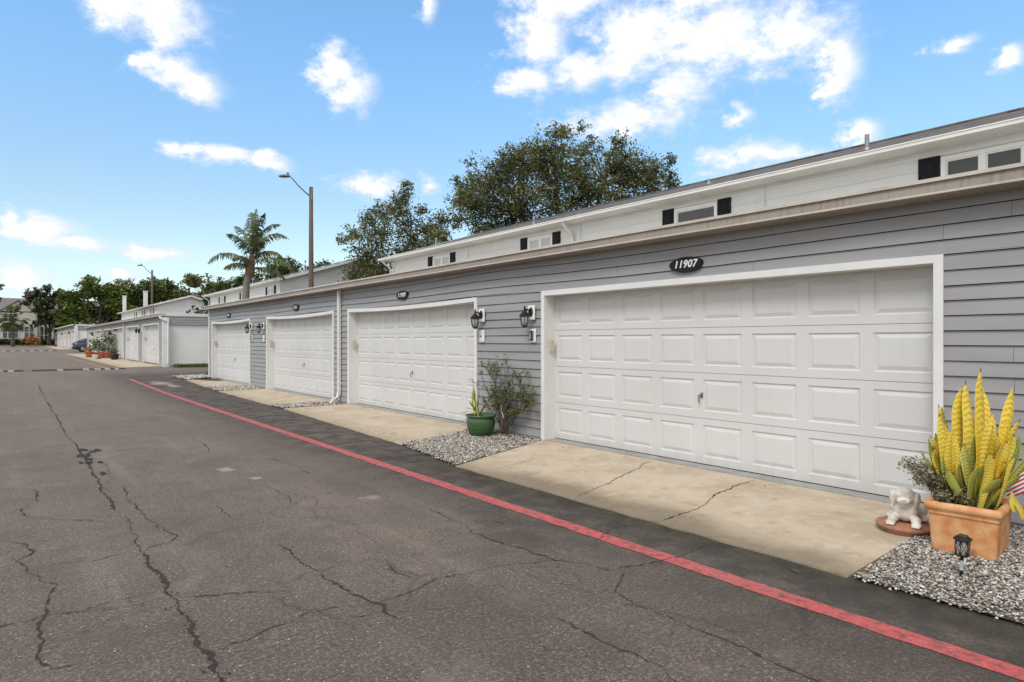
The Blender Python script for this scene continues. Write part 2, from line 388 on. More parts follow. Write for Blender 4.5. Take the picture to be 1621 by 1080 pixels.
M['red_old'] = mat('faded_red_line', (.36, .15, .13), .8, .15, 1.2, col2=(.24, .15, .13))
M['crack'] = mat('crack_dirt', (.020, .016, .013), .95, .3, 26, .8, 90, col2=(.034, .026, .019))
M['gravel'] = None
m, t, b = new_mat('gravel_stone'); M['gravel'] = m
g = t.node('ShaderNodeNewGeometry')
r = g.outputs['Random Per Island']
cr = t.node('ShaderNodeValToRGB'); t.l.new(r, cr.inputs[0])
el_ = cr.color_ramp.elements
el_[0].position = 0; el_[0].color = (.055, .05, .045, 1); el_[1].position = 1; el_[1].color = (.72, .70, .66, 1)
for p, cc in [(.2, (.15, .135, .12, 1)), (.42, (.32, .295, .265, 1)), (.6, (.42, .33, .24, 1)), (.75, (.50, .485, .46, 1))]:
    q = el_.new(p); q.color = cc
n = t.noise(t.node('ShaderNodeTexCoord').outputs['Object'], 60.0, 3.0)
t.l.new(t.mix(t.smooth(n, .4, .7, 0, .4), cr.outputs[0], (.16, .14, .12)), b.inputs['Base Color'])
b.inputs['Roughness'].default_value = .8

M['lawn'] = mat('lawn_turf', (.075, .105, .030), .95, .2, 1.2, 1.0, 25, col2=(.12, .13, .05))
M['land'] = mat('land', (.09, .105, .04), .95, .2, .3, .5, 10, col2=(.14, .13, .07))

def blade_mat(name, ca, cb, stripe):
    m, t, b = new_mat(name)
    uv = t.node('ShaderNodeUVMap'); u, v, _ = t.sep(uv.outputs[0])
    oc = t.node('ShaderNodeTexCoord').outputs['Object']
    g = t.node('ShaderNodeNewGeometry').outputs['Random Per Island']
    n = t.noise(oc, 22.0, 3.0)
    n2 = t.noise(t.comb(t.m('MULTIPLY', u, 3.0), t.m('MULTIPLY', v, 5.0), t.m('MULTIPLY', g, 9.0)), 3.0, 3.0)
    band = t.m('FRACT', t.m('ADD', t.m('MULTIPLY_ADD', v, 21.0, t.m('MULTIPLY', t.m('ABSOLUTE', t.m('SUBTRACT', u, .5)), 1.2)), t.m('MULTIPLY', n2, 1.5)))
    band = t.m('MULTIPLY', t.smooth(band, .0, .25), t.smooth(band, .7, .4))
    c = t.mix(t.m('MULTIPLY_ADD', n, .7, t.m('MULTIPLY_ADD', g, 1.1, -.45), clamp=True), ca, cb)
    c = t.mix(t.m('MULTIPLY', t.smooth(v, .45, .05), .75), c, t.mix(.5, stripe, cb))
    c = t.mix(t.m('MULTIPLY', band, .62), c, stripe)
    rim = t.m('ABSOLUTE', t.m('SUBTRACT', u, .5))
    c = t.mix(t.smooth(rim, .40, .46, 0, .6), c, (.72, .55, .06))
    c = t.mix(t.m('MULTIPLY', t.smooth(v, .955, .985), t.smooth(g, .45, .55)), c, (.07, .03, .015))
    t.l.new(c, b.inputs['Base Color']); b.inputs['Roughness'].default_value = .45
    return m
M['blade_yellow'] = blade_mat('snake_plant_yellow', (.86, .58, .05), (.74, .57, .08), (.24, .24, .05))
M['blade_green'] = blade_mat('snake_plant_green', (.22, .28, .06), (.42, .40, .08), (.05, .095, .03))
M['glaze'] = mat('green_glaze', (.030, .078, .032), .25, .2, 2.5, .1, 30, col2=(.075, .125, .05), stretch=(.3, .3, 9))
M['flag_red'] = mat('flag_red', (.42, .035, .06), .7, .08, 30)
M['flag_white'] = mat('flag_white', (.74, .72, .72), .7, .05, 30)
M['flag_blue'] = mat('flag_blue', (.03, .045, .13), .7, .08, 30)
m, t, b = new_mat('lantern_glass'); M['lantern_glass'] = m
b.inputs['Base Color'].default_value = (.62, .62, .60, 1); b.inputs['Roughness'].default_value = .12
b.inputs['Transmission Weight'].default_value = .55; b.inputs['IOR'].default_value = 1.2
M['text_white'] = mat('numeral_white', (.82, .82, .80), .5, .04, 20)
M['bump_black'] = mat('speed_hump_black', (.03, .028, .027), .8, .2, 6, .4, 60)
M['bump_white'] = mat('speed_hump_white', (.32, .285, .245), .75, .15, 6, .4, 60)
M['mulch'] = mat('mulch', (.22, .075, .04), .95, .2, 8, 1, 30)

# ------------------------------------------------------------------ mesh helpers
class MB:
    def __init__(self):
        self.v = []; self.f = []; self.mi = []; self.uv = {}
    def quad(self, a, b, c, d, mi=0):
        i = len(self.v); self.v += [tuple(a), tuple(b), tuple(c), tuple(d)]; self.f.append((i, i + 1, i + 2, i + 3)); self.mi.append(mi)
    def poly(self, pts, mi=0):
        i = len(self.v); self.v += [tuple(p) for p in pts]; self.f.append(tuple(range(i, i + len(pts)))); self.mi.append(mi)
    def box(self, x0, x1, y0, y1, z0, z1, mi=0):
        i = len(self.v)
        self.v += [(x0, y0, z0), (x1, y0, z0), (x1, y1, z0), (x0, y1, z0), (x0, y0, z1), (x1, y0, z1), (x1, y1, z1), (x0, y1, z1)]
        for q in ((0, 3, 2, 1), (4, 5, 6, 7), (0, 1, 5, 4), (1, 2, 6, 5), (2, 3, 7, 6), (3, 0, 4, 7)):
            self.f.append(tuple(i + k for k in q)); self.mi.append(mi)
    def sweep(self, prof, p0, p1, axis='Y', mi=0, cap=True):
        """closed profile of (a, z) pairs swept straight along an axis"""
        i = len(self.v); n = len(prof)
        for t_ in (p0, p1):
            for a, z in prof:
                self.v.append((a, t_, z) if axis == 'Y' else (t_, a, z))
        for k in range(n):
            j = (k + 1) % n
            self.f.append((i + k, i + j, i + n + j, i + n + k)); self.mi.append(mi)
        if cap:
            self.f.append(tuple(i + k for k in range(n))); self.mi.append(mi)
            self.f.append(tuple(i + n + k for k in reversed(range(n)))); self.mi.append(mi)
    def tube(self, pts, rad, n=8, mi=0, cap=True):
        pts = [Vector(p) for p in pts]
        if not hasattr(rad, '__len__'): rad = [rad] * len(pts)
        base = len(self.v); prev = None
        for k, p in enumerate(pts):
            if k == 0: d = pts[1] - pts[0]
            elif k == len(pts) - 1: d = pts[-1] - pts[-2]
            else: d = pts[k + 1] - pts[k - 1]
            if d.length < 1e-9: d = Vector((0, 0, 1))
            d.normalize()
            if prev is None:
                a = d.orthogonal().normalized()
            else:
                a = (prev - d * prev.dot(d))
                a = a.normalized() if a.length > 1e-6 else d.orthogonal().normalized()
            prev = a; bb = d.cross(a)
            for s in range(n):
                an = 2 * math.pi * s / n
                self.v.append(tuple(p + (a * math.cos(an) + bb * math.sin(an)) * rad[k]))
        for k in range(len(pts) - 1):
            for s in range(n):
                s2 = (s + 1) % n
                self.f.append((base + k * n + s, base + k * n + s2, base + (k + 1) * n + s2, base + (k + 1) * n + s)); self.mi.append(mi)
        if cap:
            self.f.append(tuple(base + s for s in reversed(range(n)))); self.mi.append(mi)
            e = base + (len(pts) - 1) * n
            self.f.append(tuple(e + s for s in range(n))); self.mi.append(mi)
    def lathe(self, prof, n=24, c=(0, 0, 0), mi=0, sy=1.0):
        i = len(self.v)
        for r_, z in prof:
            for s in range(n):
                an = 2 * math.pi * s / n
                self.v.append((c[0] + r_ * math.cos(an), c[1] + r_ * sy * math.sin(an), c[2] + z))
        for k in range(len(prof) - 1):
            for s in range(n):
                s2 = (s + 1) % n
                self.f.append((i + k * n + s, i + k * n + s2, i + (k + 1) * n + s2, i + (k + 1) * n + s)); self.mi.append(mi)
        self.f.append(tuple(i + s for s in reversed(range(n)))); self.mi.append(mi)
        e = i + (len(prof) - 1) * n
        self.f.append(tuple(e + s for s in range(n))); self.mi.append(mi)
    def build(self, name, mats, parent=None, smooth=False, bevel=0.0, origin=None):
        me = bpy.data.meshes.new(name)
        v = self.v
        if origin: v = [(a - origin[0], b_ - origin[1], c_ - origin[2]) for a, b_, c_ in v]
        me.from_pydata(v, [], self.f)
        if not isinstance(mats, (list, tuple)): mats = [mats]
        for mm in mats: me.materials.append(mm)
        if len(mats) > 1: me.polygons.foreach_set('material_index', self.mi)
        if smooth: me.polygons.foreach_set('use_smooth', [True] * len(self.f))
        me.update()
        o = bpy.data.objects.new(name, me); C.objects.link(o)
        if origin: o.location = origin
        if parent: o.parent = parent
        if bevel:
            bv = o.modifiers.new('bevel', 'BEVEL'); bv.width = bevel; bv.segments = 2; bv.limit_method = 'ANGLE'; bv.angle_limit = R(40)
        return o

def np_mesh(name, verts, faces, mats, parent=None, mi=None, smooth=False):
    """verts (n,3), faces (m,k) as numpy arrays"""
    me = bpy.data.meshes.new(name)
    k = faces.shape[1]
    me.vertices.add(len(verts)); me.vertices.foreach_set('co', np.asarray(verts, dtype=np.float32).ravel())
    me.loops.add(faces.size); me.loops.foreach_set('vertex_index', faces.ravel().astype(np.int32))
    me.polygons.add(len(faces))
    me.polygons.foreach_set('loop_start', np.arange(0, faces.size, k, dtype=np.int32))
    if not isinstance(mats, (list, tuple)): mats = [mats]
    for mm in mats: me.materials.append(mm)
    if mi is not None: me.polygons.foreach_set('material_index', mi)
    if smooth: me.polygons.foreach_set('use_smooth', np.ones(len(faces), dtype=bool))
    me.update(calc_edges=True); me.validate()
    o = bpy.data.objects.new(name, me); C.objects.link(o)
    if parent: o.parent = parent
    return o

def empty(name, loc=(0, 0, 0), rz=0.0):
    o = bpy.data.objects.new(name, None); C.objects.link(o); o.location = loc; o.rotation_euler.z = rz
    o.empty_display_size = .2
    return o
def tag(o, label, cat, group=None):
    o['label'] = label; o['category'] = cat
    if group: o['group'] = group
    return o
def kind(o, k):
    o['kind'] = k; return o
def copy_tree(o, parent=None):
    c = o.copy(); C.objects.link(c)
    if parent: c.parent = parent
    for ch in list(o.children): copy_tree(ch, c)
    return c

# ------------------------------------------------------------------ the ground
GY = [-400, 20, 36, 74, 88, 127, 3000]; GZ = [0, 0, .2, .27, .58, .67, .9]
def gz(y): return float(np.interp(y, GY, GZ))

def sheet(name, x0, x1, ys, dzv, mats, xs=None):
    b_ = MB(); xs = xs or [x0, x1]
    for i in range(len(ys) - 1):
        for j in range(len(xs) - 1):
            a, c_ = ys[i], ys[i + 1]; p, q = xs[j], xs[j + 1]
            b_.quad((p, a, gz(a) + dzv), (q, a, gz(a) + dzv), (q, c_, gz(c_) + dzv), (p, c_, gz(c_) + dzv))
    return b_.build(name, mats)
kind(sheet('ground', -2500, 2500, [-400, 20, 28, 36, 74, 80, 88, 127, 200, 3000], -.03, M['land']), 'structure')
kind(sheet('road', -9, 60, [-30, 20, 28, 36, 74, 80, 88, 120, 127], 0, M['asphalt']), 'structure')

# red no-parking line, two runs
def strip(name, x0, x1, y0, y1, m_, dzv=.004, step=.35, jit=.006, gaps=()):
    b_ = MB(); y = y0; pl, pr_ = x0, x1
    while y < y1 - 1e-6:
        y2 = min(y + step, y1)
        nl, nr = x0 + random.uniform(-jit, jit), x1 + random.uniform(-jit, jit)
        if not any(a < y < c_ for a, c_ in gaps):
            b_.quad((pl, y, gz(y) + dzv), (pr_, y, gz(y) + dzv), (nr, y2, gz(y2) + dzv), (nl, y2, gz(y2) + dzv))
        pl, pr_ = nl, nr; y = y2
    return b_.build(name, m_)
kind(strip('red_line_marking', 3.53, 3.67, -3, 27.4, M['red'], step=.12, jit=.007), 'structure')
kind(strip('red_line_marking', 3.68, 3.83, 36.2, 64, M['red_old']), 'structure')

# cracks: jagged ribbons in the asphalt
CR = [
 ([(.82,26.3),(.80,21.4),(.78,17.3),(.78,14.9),(.77,12.3),(.79,10.63),(.80,9.84),(.79,8.6),(.76,7.46),(.76,6.62)], .034),
 ([(.79,6.34),(.79,6.0),(.78,5.62),(.76,5.23)], .010),
 ([(.76,5.23),(.76,5.01),(.78,4.68),(.77,4.35),(.77,4.05),(.76,3.75),(.76,3.52),(.76,3.27),(.74,2.99),(.75,2.4),(.76,1.2)], .034),
 ([(.93,7.68),(.92,7.01),(.94,6.56),(.93,6.05),(.96,5.8),(1.02,5.6),(1.05,5.41),(.94,5.3),(.81,5.26),(.74,5.21)], .010),
 ([(-.3,6.3),(-.04,6.17),(.07,6.0),(.16,5.69),(.05,5.5),(.13,5.28),(.16,4.98),(.24,4.8),(.17,4.65),(.15,4.34),(.13,4.02),(.11,3.75),(.16,3.6),(.28,3.59)], .011),
 ([(-.3,4.25),(-.03,4.29),(.14,4.32),(.33,4.29),(.52,4.31),(.71,4.3)], .009),
 ([(.8,4.11),(.97,4.02),(1.15,3.92),(1.34,3.79)], .008),
 ([(.75,3.28),(.89,3.32),(1.01,3.33),(1.16,3.38),(1.28,3.43),(1.46,3.42),(1.62,3.31)], .009),
 ([(1.61,4.75),(1.58,4.35),(1.60,4.05),(1.60,3.75),(1.61,3.49),(1.64,3.35),(1.68,3.27),(1.65,3.16),(1.68,3.01)], .016),
 ([(1.41,3.29),(1.52,3.22),(1.64,3.19)], .009),
 ([(2.04,3.9),(2.01,3.69),(2.03,3.44)], .009),
 ([(1.62,3.31),(1.86,3.34),(2.12,3.4),(2.36,3.36),(2.63,3.34),(2.84,3.25),(2.96,3.19)], .008),
 ([(2.99,4.9),(2.95,4.43),(2.87,4.04),(2.89,3.82),(2.94,3.5),(2.96,3.19),(3.11,2.85),(3.33,2.77),(3.6,2.72),(3.72,2.7),(3.97,2.71),(4.13,2.69)], .009),
 ([(2.34,2.57),(2.34,2.42),(2.34,2.28),(2.34,2.15),(2.37,2.01),(2.37,1.86),(2.34,1.72),(2.30,1.4)], .008),
 ([(3.2,2.8),(2.89,2.58),(2.83,2.45),(2.81,2.29),(2.84,2.14),(2.81,2.0),(2.83,1.89),(2.85,1.73),(2.84,1.59),(2.84,1.48),(2.83,1.34),(2.8,1.0)], .009),
 ([(2.25,10.69),(2.26,10.14),(2.16,9.33)], .02), ([(1.5,6.25),(1.49,5.85),(1.54,5.56)], .009), ([(.17,9.32),(.26,9.38),(.35,9.22)], .016),
 ([(.23,8.07),(.24,7.41)], .013), ([(.09,7.24),(.16,6.84)], .013), ([(.06,7.0),(.3,6.6),(.7,6.2)], .005),
 ([(.28,5.26),(.45,5.2),(.62,5.24),(.74,5.21)], .006), ([(2.1,6.6),(2.16,6.2),(2.05,5.8)], .006), ([(2.6,8.4),(2.75,7.6),(2.7,7.0)], .008),
 ([(2.2,16.5),(2.5,15.9),(2.6,15.0)], .012), ([(3.0,4.4),(3.2,4.2),(3.35,3.9)], .006), ([(3.45,3.3),(3.8,3.45),(4.1,3.4)], .008), ([(1.0,9.6),(1.35,9.2),(1.5,8.6)], .007),
]
def ribbon(b_, pts, wd, zf, jag=.35):
    P = []
    for (a, c_), (d, e) in zip(pts[:-1], pts[1:]):
        L = math.hypot(d - a, e - c_); n = max(2, int(L / .028)) if c_ < 9 else max(2, int(L / .12))
        for k in range(n):
            f = k / n; P.append((a + (d - a) * f, c_ + (e - c_) * f))
    P.append(pts[-1])
    N = len(P); j = 0.0; out = []
    for k, (x_, y_) in enumerate(P):
        a = P[max(0, k - 1)]; c_ = P[min(N - 1, k + 1)]
        tx, ty = c_[0] - a[0], c_[1] - a[1]; L = math.hypot(tx, ty) or 1
        nx, ny = -ty / L, tx / L
        j = j * .75 + random.uniform(-1, 1) * .014
        taper = min(1, k / 5, (N - 1 - k) / 5) * .85 + .15
        wander = .75 + .45 * math.sin(k * .13 + wd * 900) * math.sin(k * .037)
        hw = wd * (.46 if wd > .02 else .68) * taper * wander * (random.uniform(.15, 1.35) + (random.random() < .07) * .9)
        hl = hw * random.uniform(.5, 1.3)
        out.append(((x_ + nx * (j + hw), y_ + ny * (j + hw)), (x_ + nx * (j - hl), y_ + ny * (j - hl))))
    for (l0, r0), (l1, r1) in zip(out[:-1], out[1:]):
        b_.quad((*l0, zf(*l0)), (*r0, zf(*r0)), (*r1, zf(*r1)), (*l1, zf(*l1)))
b_ = MB()
for i, (pts, wd) in enumerate(CR):
    zz = .003 + .0005 * (i % 7)
    ribbon(b_, pts, wd, lambda x_, y_, zz=zz: gz(y_) + zz)
    if wd > .028:      # crumbled edges of the long seam
        for q in range(60):
            f = random.random() * (len(pts) - 1); k = int(f); f -= k
            px, py = pts[k][0] * (1 - f) + pts[k + 1][0] * f, pts[k][1] * (1 - f) + pts[k + 1][1] * f
            px += random.gauss(0, .022); s_ = random.uniform(.003, .011); a0 = random.random() * 6
            b_.poly([(px + s_ * math.cos(a0 + k2 * 1.26) * random.uniform(.5, 1), py + 1.6 * s_ * math.sin(a0 + k2 * 1.26) * random.uniform(.5, 1), gz(py) + .0066) for k2 in range(5)])
for i in range(16):     # crumbled hole in the seam
    px, py = .82 + random.gauss(0, .05), 9.9 + random.gauss(0, .6)
    b_.poly([(px + random.uniform(.01, .05) * math.cos(k2 * .9), py + random.uniform(.03, .16) * math.sin(k2 * .9), .0072 + i * .0004) for k2 in range(7)])
o = b_.build('road_cracks', M['crack']); kind(o, 'structure')

# concrete aprons, sloping from the slab to the asphalt
def front_x(y): return float(np.interp(y, [-4, 2, 6.3, 8.1, 14.2, 20.4, 25.5, 27], [4.20, 4.21, 4.23, 4.5, 4.83, 4.97, 5.15, 5.2]))
def apron(y0, y1, xw=6.205, zw=.055, zf_=None, fx=front_x, base=0.0, front=None):
    me_v = []; me_f = []; uvs = []
    ny = max(2, int((y1 - y0) / .25)); nx = 10
    ys = [y0 + (y1 - y0) * i / ny for i in range(ny + 1)]
    for i, y in enumerate(ys):
        for j in range(nx + 1):
            u = j / nx
            fr = front or (y0, y1)
            yf = fr[0] + (fr[1] - fr[0]) * i / ny
            yy = yf + (y - yf) * u
            f = fx(yf) + (random.uniform(-.015, .015) if j == 0 else 0)
            x_ = f + (xw - f) * u
            z0 = gz(yf) + .012 if zf_ is None else zf_
            me_v.append((x_, yy, z0 + (zw + base - z0) * u)); uvs.append((u, y))
    W = nx + 1
    for i in range(ny):
        for j in range(nx):
            me_f.append((i * W + j, i * W + j + 1, (i + 1) * W + j + 1, (i + 1) * W + j))
    n0 = len(me_v)
    loopedge = [i * W for i in range(ny + 1)]                 # front lip
    for k in loopedge:
        x_, y_, z_ = me_v[k]; me_v.append((x_ - .01, y_, gz(y_) - .03)); uvs.append((-.05, y_))
    for i in range(ny):
        me_f.append((loopedge[i + 1], n0 + i + 1, n0 + i, loopedge[i]))
    for row, rev in ((0, 0), (ny, 1)):
        ids = [row * W + j for j in range(W)]; n1 = len(me_v)
        for k in ids:
            x_, y_, z_ = me_v[k]; me_v.append((x_, y_, gz(y_) - .03)); uvs.append((.5, y_))
        for j in range(nx):
            q = (ids[j], n1 + j, n1 + j + 1, ids[j + 1]); me_f.append(q[::-1] if rev else q)
    me = bpy.data.meshes.new('driveway_apron'); me.from_pydata(me_v, [], me_f)
    uvl = me.uv_layers.new(name='UVMap')
    for lp in me.loops: uvl.data[lp.index].uv = uvs[lp.vertex_index]
    me.materials.append(M['apron']); me.update()
    o_ = bpy.data.objects.new('driveway_apron', me); C.objects.link(o_)
    return kind(o_, 'structure')
D1 = [(1.845, 6.977), (8.614, 13.765), (14.56, 19.63), (21.28, 26.2)]
AP = [((1.80, 6.95), (1.78, 6.33)), ((8.62, 13.77), (8.12, 14.15)), ((14.56, 19.64), (14.95, 20.3)), ((21.27, 26.2), (22.0, 25.6))]
for w_, f_ in AP: apron(*w_, front=f_)
apron(-9.0, -.6)
def apz(x_, y_):
    f = front_x(y_); u = (x_ - f) / (6.205 - f); return gz(y_) + .012 + (.055 - gz(y_) - .012) * u + .003
b_ = MB()
for pts, wd in [([(6.18,4.91),(5.53,4.69),(5.05,4.55),(4.69,4.43),(4.3,4.33)], .011), ([(6.18,3.55),(5.72,3.54),(5.3,3.48),(4.89,3.34),(4.55,3.3),(4.25,3.28)], .013), ([(4.3,5.95),(4.5,5.83),(5.23,5.99)], .005), ([(4.6,11.2),(5.3,11.1),(6.15,11.3)], .012), ([(4.9,17.0),(5.5,17.1),(6.1,17.05)], .012)]:
    ribbon(b_, pts, wd, apz)
kind(b_.build('apron_cracks', M['crack']), 'structure')

# slab step under each door and along the wall foot
b_ = MB()
b_.box(6.207, 12.2, -8, 26.66, -.1, .066)
kind(b_.build('foundation_slab', M['concrete_sill']), 'structure')

# gravel beds between the aprons
def ico():
    bm = bmesh.new(); bmesh.ops.create_icosphere(bm, subdivisions=1, radius=1)
    v = np.array([x_.co[:] for x_ in bm.verts]); f = np.array([[q.index for q in p.verts] for p in bm.faces]); bm.free(); return v, f
IV, IF = ico()
def pebbles(name, pts, smin, smax, m_):
    n = len(pts)
    s = rng.uniform(smin, smax, (n, 1, 1)) * np.array([1, 1, .6]) * rng.uniform(.65, 1.35, (n, 1, 3))
    v = IV[None] * (1 + rng.uniform(-.28, .28, (n, len(IV), 1))) * s
    a = rng.uniform(0, 6.283, n); ca, sa = np.cos(a), np.sin(a)
    tl = rng.uniform(-.6, .6, n); ct, st_ = np.cos(tl), np.sin(tl)
    x_ = v[..., 0]; y_ = v[..., 1] * ct[:, None] - v[..., 2] * st_[:, None]; z_ = v[..., 1] * st_[:, None] + v[..., 2] * ct[:, None]
    v = np.stack([x_ * ca[:, None] - y_ * sa[:, None], x_ * sa[:, None] + y_ * ca[:, None], z_], -1) + pts[:, None, :]
    f = IF[None] + (np.arange(n) * len(IV))[:, None, None]
    return np_mesh(name, v.reshape(-1, 3), f.reshape(-1, 3), m_)
def gravel_bed(y0, y1, n, smin, smax, yfront0=None, yfront1=None, hump=.02, xw=6.20, fxf=front_x):
    a0 = y0 if yfront0 is None else yfront0; a1 = y1 if yfront1 is None else yfront1
    b2 = MB()
    P = [(fxf(a0), a0), (xw, y0), (xw, y1), (fxf(a1), a1)]
    b2.poly([(x_, y_, gz(y_) + (.018 if x_ < xw else .045)) for x_, y_ in P])
    kind(b2.build('gravel_bed_soil', M['dirt']), 'structure')
    pts = []
    while len(pts) < n:
        u, v = rng.random(), rng.random()
        ya = a0 + (a1 - a0) * v; yb = y0 + (y1 - y0) * v
        f = fxf(ya) - .01 + rng.normal(0, .025); x_ = f + (xw - .01 - f) * u; y_ = ya + (yb - ya) * u
        if u < .10 and rng.random() < .45: continue
        pts.append((x_, y_, gz(y_) + .018 + .03 * u + rng.random() * hump))
    o_ = pebbles('gravel', np.array(pts), smin, smax, M['gravel'])
    return kind(o_, 'stuff')
gravel_bed(.35, 1.80, 24000, .005, .0115, .35, 1.74)
gravel_bed(-.6, .35, 4500, .008, .016, -.6, .35)
gravel_bed(6.95, 8.62, 15000, .007, .0145, 6.33, 8.12)
gravel_bed(13.77, 14.56, 2200, .012, .026, 14.15, 14.95)
gravel_bed(19.64, 21.27, 2600, .015, .032, 20.3, 22.0)
gravel_bed(26.2, 27.6, 2200, .02, .045, 25.6, 28.0)

# ------------------------------------------------------------------ lap siding
def siding(b_, P, s0, s1, z0, z1, expo, phase, lap, openings=(), mi=0, mib=1, clip=None, seam=3.66, sag=None, ds=.7, gap=.0025, slot=0.0):
    """P(s, out, z) -> point.  Lapped planks, with a dark backing behind, split round the openings"""
    k0 = math.floor((z0 - phase) / expo)
    z = phase + k0 * expo; k = k0
    while z < z1 - 1e-6:
        brk = sorted({max(z, z0), min(z + expo, z1)} | {q for (_, _, a, c_) in openings for q in (a, c_) if max(z, z0) < q < min(z + expo, z1)})
        rs = random.Random(k * 31 + int(s0 * 7))
        off = rs.uniform(0, seam)
        for za, zb in zip(brk[:-1], brk[1:]):
            zm = (za + zb) / 2
            lo, hi = (s0, s1)
            if clip:
                cl = clip(zm)
                lo, hi = max(lo, cl[0]), min(hi, cl[1])
                if hi <= lo: continue
            iv = [(lo, hi)]
            for (a, c_, oa, ob) in openings:
                if oa < zm < ob:
                    nv = []
                    for p, q in iv:
                        if c_ <= p or a >= q: nv.append((p, q)); continue
                        if a > p: nv.append((p, a))
                        if c_ < q: nv.append((c_, q))
                    iv = nv
            ta, tb = (za - z) / expo, (zb - z) / expo
            xa, xb = lap * (1 - ta) + .002, lap * (1 - tb) + .002
            for p, q in iv:
                b_.quad(P(p, -.004, za), P(q, -.004, za), P(q, -.004, zb), P(p, -.004, zb), mib)
                cuts = [p]
                s = math.floor((p - off) / seam) * seam + off
                while s < q:
                    if s > p + .05 and s < q - .05: cuts.append(s)
                    s += seam
                cuts.append(q)
                for ci in range(len(cuts) - 1):
                    a = cuts[ci] + (gap / 2 if ci > 0 else 0); c_ = cuts[ci + 1] - (gap / 2 if ci < len(cuts) - 2 else 0)
                    n = max(1, int((c_ - a) / ds))
                    for i in range(n):
                        u, v = a + (c_ - a) * i / n, a + (c_ - a) * (i + 1) / n
                        su = sag(u, z) if sag else 0; sv_ = sag(v, z) if sag else 0
                        zq = za + (slot if abs(za - z) < 1e-6 else 0)
                        b_.quad(P(u, xa, zq + su), P(v, xa, zq + sv_), P(v, xb, zb + su * 0 + (sag(v, z + expo) if sag else 0)), P(u, xb, zb + (sag(u, z + expo) if sag else 0)), mi)
                        if abs(za - z) < 1e-6:
                            b_.quad(P(u, -.003, zq + su + .002), P(v, -.003, zq + sv_ + .002), P(v, xa, zq + sv_), P(u, xa, zq + su), mib if slot else mi)  # plank underside coloured dark to deepen the shadow line below each lap
        z += expo; k += 1

def gutter_mesh(name, parent, xw, z, y0, y1, lip_m=None, face_m=None, sc=1.0):
    """K-style gutter on a face that looks to -X; z is the height of its lip"""
    b_ = MB(); d = sc
    prof = [(-.25, 0), (-.25, -.030), (-.228, -.031), (-.233, -.112), (-.243, -.118), (-.243, -.134), (-.228, -.142), (-.09, -.148), (-.0, -.148), (0, .0), (-.05, .01), (-.235, -.006)]
    pr = [(xw + a * d, z + c_ * d) for a, c_ in prof]
    i0 = len(b_.v); n = len(pr)
    for t_ in (y0, y1):
        for a, c_ in pr: b_.v.append((a, t_, c_))
    for k in range(n):
        j = (k + 1) % n
        b_.f.append((i0 + k, i0 + j, i0 + n + j, i0 + n + k)); b_.mi.append(1 if k in (0, 1, 4, 10, 11) else 0)
    b_.f.append(tuple(range(i0, i0 + n))); b_.mi.append(1)
    b_.f.append(tuple(reversed(range(i0 + n, i0 + 2 * n)))); b_.mi.append(1)
    return b_.build(name, [face_m or M['gutter'], lip_m or M['gutter_lip']], parent)

def panel_door(y0, y1, z0, z1, x, cols=8, rows=4, name='garage_door', parent=None, curve=0.0):
    """sectional door facing -X with stamped raised panels"""
    b_ = MB()
    sh = (z1 - z0) / rows; cw = (y1 - y0) / cols
    for r_ in range(rows):
        a0, a1 = z0 + r_ * sh + .003, z0 + (r_ + 1) * sh - .003
        # section back lip
        b_.quad((x + .012, y0, a1), (x + .012, y1, a1), (x + .012, y1, a1 + .006), (x + .012, y0, a1 + .006))
        b_.quad((x, y0, a1), (x, y1, a1), (x + .012, y1, a1), (x + .012, y0, a1))
        b_.quad((x + .012, y0, a0), (x + .012, y1, a0), (x, y1, a0), (x, y0, a0))
        for c_ in range(cols):
            p0, p1 = y0 + c_ * cw, y0 + (c_ + 1) * cw
            my, mz0, mz1 = .062, .085, .075
            rings = [((p0, p1, a0, a1), 0), ((p0 + my, p1 - my, a0 + mz0, a1 - mz1), 0), ((p0 + my + .010, p1 - my - .010, a0 + mz0 + .010, a1 - mz1 - .010), .012),
                     ((p0 + my + .020, p1 - my - .020, a0 + mz0 + .020, a1 - mz1 - .020), .012), ((p0 + my + .058, p1 - my - .058, a0 + mz0 + .055, a1 - mz1 - .055), .002)]
            for (A, da), (B, db) in zip(rings[:-1], rings[1:]):
                qa = [(x + da, A[0], A[2]), (x + da, A[1], A[2]), (x + da, A[1], A[3]), (x + da, A[0], A[3])]
                qb = [(x + db, B[0], B[2]), (x + db, B[1], B[2]), (x + db, B[1], B[3]), (x + db, B[0], B[3])]
                for e in range(4):
                    e2 = (e + 1) % 4
                    b_.quad(qa[e], qa[e2], qb[e2], qb[e])
            B, db = rings[-1]
            b_.quad((x + db, B[0], B[2]), (x + db, B[1], B[2]), (x + db, B[1], B[3]), (x + db, B[0], B[3]))
    b_.box(x + .03, x + .05, y0, y1, z0, z1)
    return b_.build(name, M['door'], parent)

